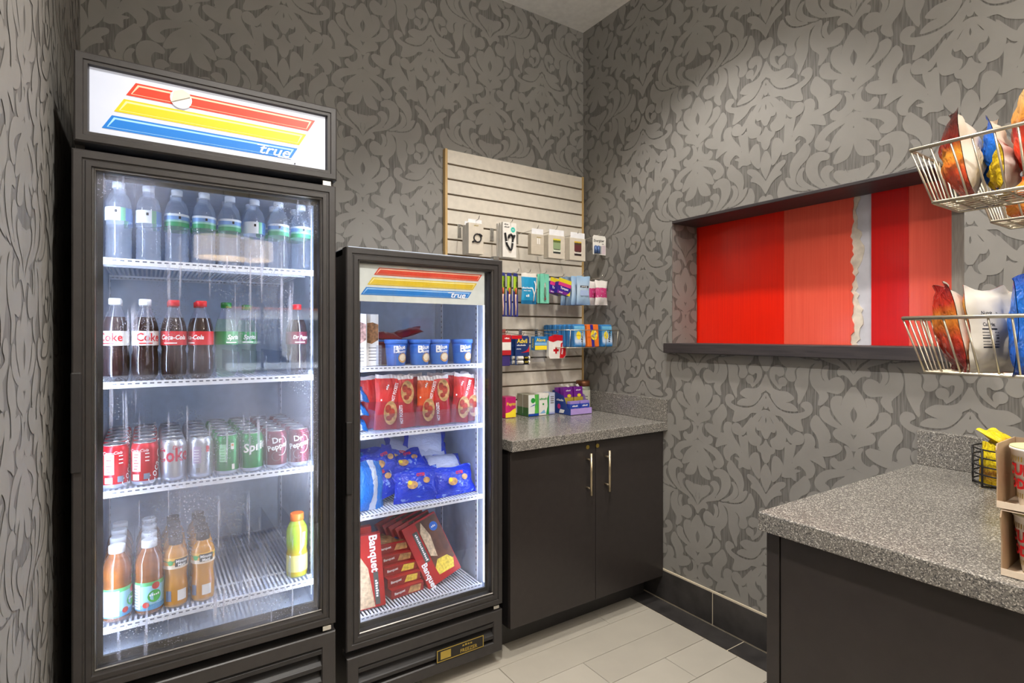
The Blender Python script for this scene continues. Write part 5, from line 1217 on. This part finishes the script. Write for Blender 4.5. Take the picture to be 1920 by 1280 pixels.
# ================================================================== RIGHT COUNTER GOODS
rk = thing('basket_rack', 'wire rack post carrying the snack baskets at the right edge', 'rack', (1.69, .20, .915))
MB().tube([(0, 0, 0), (0, 0, 1.05)], .011, 12).build('post', STEELWIRE, rk)
MB().lathe([(.10, 0), (.10, .006), (.03, .016), (.012, .02)], 28).build('base', STEELWIRE, rk)
for z in (.47, .84):
    for s in (-1, 1): MB().tube([(0, 0, z), (s * .07, .02, z), (s * .07, .20, z)], .005, 8).build('arm', STEELWIRE, rk)
def basket(lab, x0, x1, y0, y1, z0, z1, ins=.03):
    t = thing('wire_basket', lab, 'basket', ((x0 + x1) / 2, (y0 + y1) / 2, z0), group='snack baskets')
    X, Y, Hh = (x1 - x0) / 2, (y1 - y0) / 2, z1 - z0; a, b = X - ins, Y - ins
    MB().tube([(-X, -Y, Hh), (X, -Y, Hh), (X, Y, Hh), (-X, Y, Hh)], .0042, 8, closed=True).build('rim', STEELWIRE, t)
    MB().tube([(-a, -b, 0), (a, -b, 0), (a, b, 0), (-a, b, 0)], .0028, 8, closed=True).build('base_ring', STEELWIRE, t)
    n = int(2 * Y / .035)
    for i in range(n + 1):
        f = i / n * 2 - 1
        MB().tube([(-X, f * Y, Hh), (-a, f * b, .004), (-a + .006, f * b, -.001), (a - .006, f * b, -.001), (a, f * b, .004), (X, f * Y, Hh)], .0021, 6).build('wire', STEELWIRE, t)
    n = int(2 * X / .028)
    for i in range(n + 1):
        f = i / n * 2 - 1
        MB().tube([(f * X, -Y, Hh), (f * a, -b, .004), (f * a, -b + .006, .002), (f * a, b - .006, .002), (f * a, b, .004), (f * X, Y, Hh)], .0019, 6).build('wire', STEELWIRE, t)
    return t
basket('nickel wire basket of snack bags at eye level, right edge', 1.400, 1.615, .09, .535, 1.268, 1.388)
basket('upper nickel wire basket of snack bags above the hatch', 1.400, 1.615, .09, .520, 1.640, 1.757)
basket('rear upper wire basket glimpsed behind the upper snack basket', 1.765, 1.98, .09, .520, 1.640, 1.757)
RUF = printed('snack_red', 'Z', [(0, rgb(96, 28, 26)), (.18, rgb(150, 30, 26)), (.38, rgb(196, 60, 28)), (.6, rgb(226, 140, 46)), (.74, rgb(196, 48, 26)), (.9, rgb(150, 30, 28))], .25, 3, .22, crinkle=.4, interp='LINEAR')
DOR = printed('snack_orange', 'Z', [(0, rgb(206, 56, 26)), (.3, rgb(230, 150, 60)), (.5, rgb(210, 50, 28)), (.75, rgb(234, 170, 60)), (.92, rgb(214, 70, 30))], .3, 3, .22, crinkle=.4, interp='LINEAR')
CHO = printed('snack_brown', 'Z', [(0, rgb(110, 36, 28)), (.3, rgb(206, 70, 28)), (.5, rgb(226, 150, 50)), (.62, rgb(150, 40, 28)), (.8, rgb(84, 40, 34)), (1, rgb(70, 36, 34))], .15, 3, .22, crinkle=.4, interp='LINEAR')
TANB = printed('snack_tan', 'Z', [(0, rgb(206, 40, 26)), (.4, rgb(226, 60, 24)), (.55, rgb(140, 30, 22)), (.62, rgb(226, 150, 60)), (.8, rgb(214, 172, 110))], .12, 3, .22, crinkle=.4, interp='LINEAR')
BLB = printed('snack_blue', 'Z', [(0, rgb(20, 40, 110)), (.12, rgb(18, 90, 196)), (.7, rgb(24, 110, 214)), (1, rgb(14, 60, 160))], .1, 3, .2, crinkle=.4, interp='LINEAR')
YLB = printed('snack_yellow', 'Z', [(0, rgb(226, 190, 30)), (1, rgb(214, 170, 30))], .1, 3, .25, crinkle=.4)
BACKW = mat('bag_back_white', rgb(216, 208, 196), .3, bump=.2, nscale=10)
FOIL = mat('foil_seal', rgb(190, 186, 180), .3, metal=.6)
def chips(lab, loc, rot, seed, front, w=.15, h=.20, t_=.06, nutr=True):
    """snack bag filed in the basket: printed front towards +Y, white back with nutrition table towards -Y"""
    t = thing('snack_bag', lab, 'snack bag', loc, rot, 'snack bags in the wire baskets')
    MB().bag(w, h, t_, seed, nu=12, nv=18, seal=.06, wr=.008).build('bag_film', [BACKW, front, FOIL], t)
    if nutr:
        y = -t_ * .46
        lettering('Nutrition', t, (-.046, y, h * .68), .0115, INK, bold=.0003); lettering('Calories', t, (-.048, y, h * .55), .0105, INK, bold=.0003)
        for k in range(7): decal(rectp(-.068, h * (.49 - k * .035), -.024, h * (.494 - k * .035) + (.0008 if k % 3 else .0022)), t, INK, org=(0, y, 0), name='table_line')
    return t
chips('red and orange snack bag leaning left in the eye level basket', (1.512, .462, 1.272), (R(-10), R(0), R(27)), 201, RUF, .155, .195, .055)
chips('orange snack bag with white nutrition back in the eye level basket', (1.505, .400, 1.272), (R(-4), 0, R(-20)), 202, DOR, .15, .180, .055)
chips('bright blue snack bag at the right of the eye level basket', (1.495, .338, 1.268), (R(0), 0, R(-8)), 203, BLB, .15, .200, .055, False)
bpy.data.objects[[o.name for o in bpy.data.objects if o.name.startswith('snack_bag')][-1]].children[0].data.materials[0] = BLB
chips('brown and orange snack bag with white back in the upper basket', (1.500, .445, 1.645), (R(-8), 0, R(17)), 204, CHO, .155, .190, .06)
chips('dark blue snack bag behind the brown one in the upper basket', (1.545, .400, 1.645), (R(-6), 0, R(14)), 205, BLB, .13, .17, .04, False)
chips('yellow snack bag low between the others in the upper basket', (1.50, .385, 1.645), (R(-2), 0, R(14)), 206, YLB, .13, .10, .04, False)
chips('tan and red snack bag standing tall in the upper basket', (1.490, .330, 1.645), (R(-3), 0, R(10)), 207, TANB, .155, .215, .06)
chips('red snack bag in the rear upper basket', (1.87, .44, 1.645), (R(-4), 0, R(20)), 208, DOR, .15, .10, .06, False)
# round black wire basket with yellow candy packs
cb = thing('candy_basket', 'round black wire basket with yellow candy packs by the splash', 'basket', (2.058, .512, .9155))
rr = .088
for k in range(5):
    z = .012 + k * .024; MB().tube([(rr * math.cos(a), rr * math.sin(a), z) for a in [i * 2 * math.pi / 28 for i in range(28)]], .0022, 6, closed=True).build('ring_wire', INK, cb)
for k in range(8):
    a = k * math.pi / 4 + .2; MB().tube([(0, 0, .002), (rr * math.cos(a), rr * math.sin(a), .002), (rr * math.cos(a), rr * math.sin(a), .11)], .0032, 6).build('upright_wire', INK, cb)
CANDY = printed('candy_yellow', 'Z', [(0, rgb(222, 186, 20)), (.3, rgb(150, 96, 30)), (.5, rgb(232, 202, 30)), (1, rgb(240, 214, 40))], .3, 4, .22, crinkle=.4, interp='LINEAR', blotch=(rgb(120, 66, 30), 5, .68))
where = ['at the far end', 'at the left side', 'left of the front one', 'facing the room', 'right of the front one', 'lying on top']
for k, (a, r_, z) in enumerate(((1.5, .06, 0), (2.25, .064, 0), (2.95, .066, 0), (3.65, .066, 0), (4.4, .064, 0), (4.3, .03, .10))):
    t = thing('candy_pack', 'yellow candy pack ' + where[k] + ' in the round black basket', 'candy pack', (2.058 + r_ * math.cos(a), .512 + r_ * math.sin(a), .921 + z), ((R(-4) if z == 0 else R(-66)), 0, a + math.pi / 2), 'yellow candy packs')
    MB().bag(.068, .118, .022, 300 + k, nu=12, seal=.07, wr=.003).build('wrapper', [CANDY, CANDY], t)
# noodle cups in display cartons
KR = mat('carton_kraft', rgb(170, 144, 116), .6); KRW = mat('carton_white_edge', rgb(226, 208, 186), .6)
CUPW = mat('cup_white', rgb(236, 230, 222), .45)
for k in range(2):
    z0 = .9155 + k * .121
    t = thing('cup_carton', ('upper' if k else 'lower') + ' kraft display carton holding noodle cups', 'carton', (1.352, .280 + .006 * k, z0), (0, 0, R(2)), 'noodle cup cartons')
    prof = [(-.058, 0), (.055, 0), (.062, .035), (.064, .075), (.060, .116), (-.058, .116), (-.064, .105), (-.056, .06)]
    # far side panel (towards +Y), curved edge towards the room
    MB().prism(prof, 'Y', .0585, .0605).build('side_panel', KR, t)
    MB().prism([(-.058, .0), (.058, 0), (.058, .118), (-.058, .118)], 'Y', -.30, -.298).build('side_panel', KR, t)
    MB().box(-.058, -.30, 0, .058, .06, .0015).build('carton_floor', KRW, t)
    MB().box(.0565, -.30, 0, .058, .06, .116).build('back_panel', KR, t)
    if k == 0: MB().box(-.058, -.30, .1165, .058, .06, .118).build('carton_top', KRW, t)
    MB().box(-.0595, -.30, 0, -.058, .06, .012).build('front_lip', KRW, t)
    for j in range(3):
        c = thing('noodle_cup', ['far', 'middle', 'near'][j] + ' white and red noodle cup in the ' + ('upper' if k else 'lower') + ' carton', 'cup', (1.348, .288 + .004 * k - j * .098, z0 + .003), (0, 0, R(0)), 'noodle cups')
        MB().lathe([(.032, 0), (.034, .002), (.0455, .100), (.0475, .102), (.0475, .106)], 28).build('cup_body', CUPW, c)
        MB().lathe([(.0470, .1062), (.0470, .108)], 28).build('lid', mat('cup_lid', rgb(206, 206, 150), .4), c)
        if j == 0:
            for zz, w_ in ((.082, 34), (.0145, 30)):
                m_ = MB()
                for q in range(w_):
                    a = -3.1 + q * 4.2 / w_; rq = .034 + (zz) * .1165
                    m_.add([((rq + .0016) * math.sin(a + d), -(rq + .0016) * math.cos(a + d), zz + e) for d, e in ((0, 0), (.05, 0), (.05, .009), (0, .009))], [(0, 1, 2, 3)])
                stuff(m_.build('gold_ticks', GOLD, c))
            lettering('CUP', c, (0, 0, .066), .027, REDINK, bend=.0425, yaw=-2.35, bold=.0012, lift=.0008); lettering('NOODLES', c, (0, 0, .040), .024, REDINK, bend=.0402, yaw=-2.5, bold=.0012, lift=.0008)
            cyl_disc(c, REDINK, .0436, -1.75, .085, .007, 'red_seal')
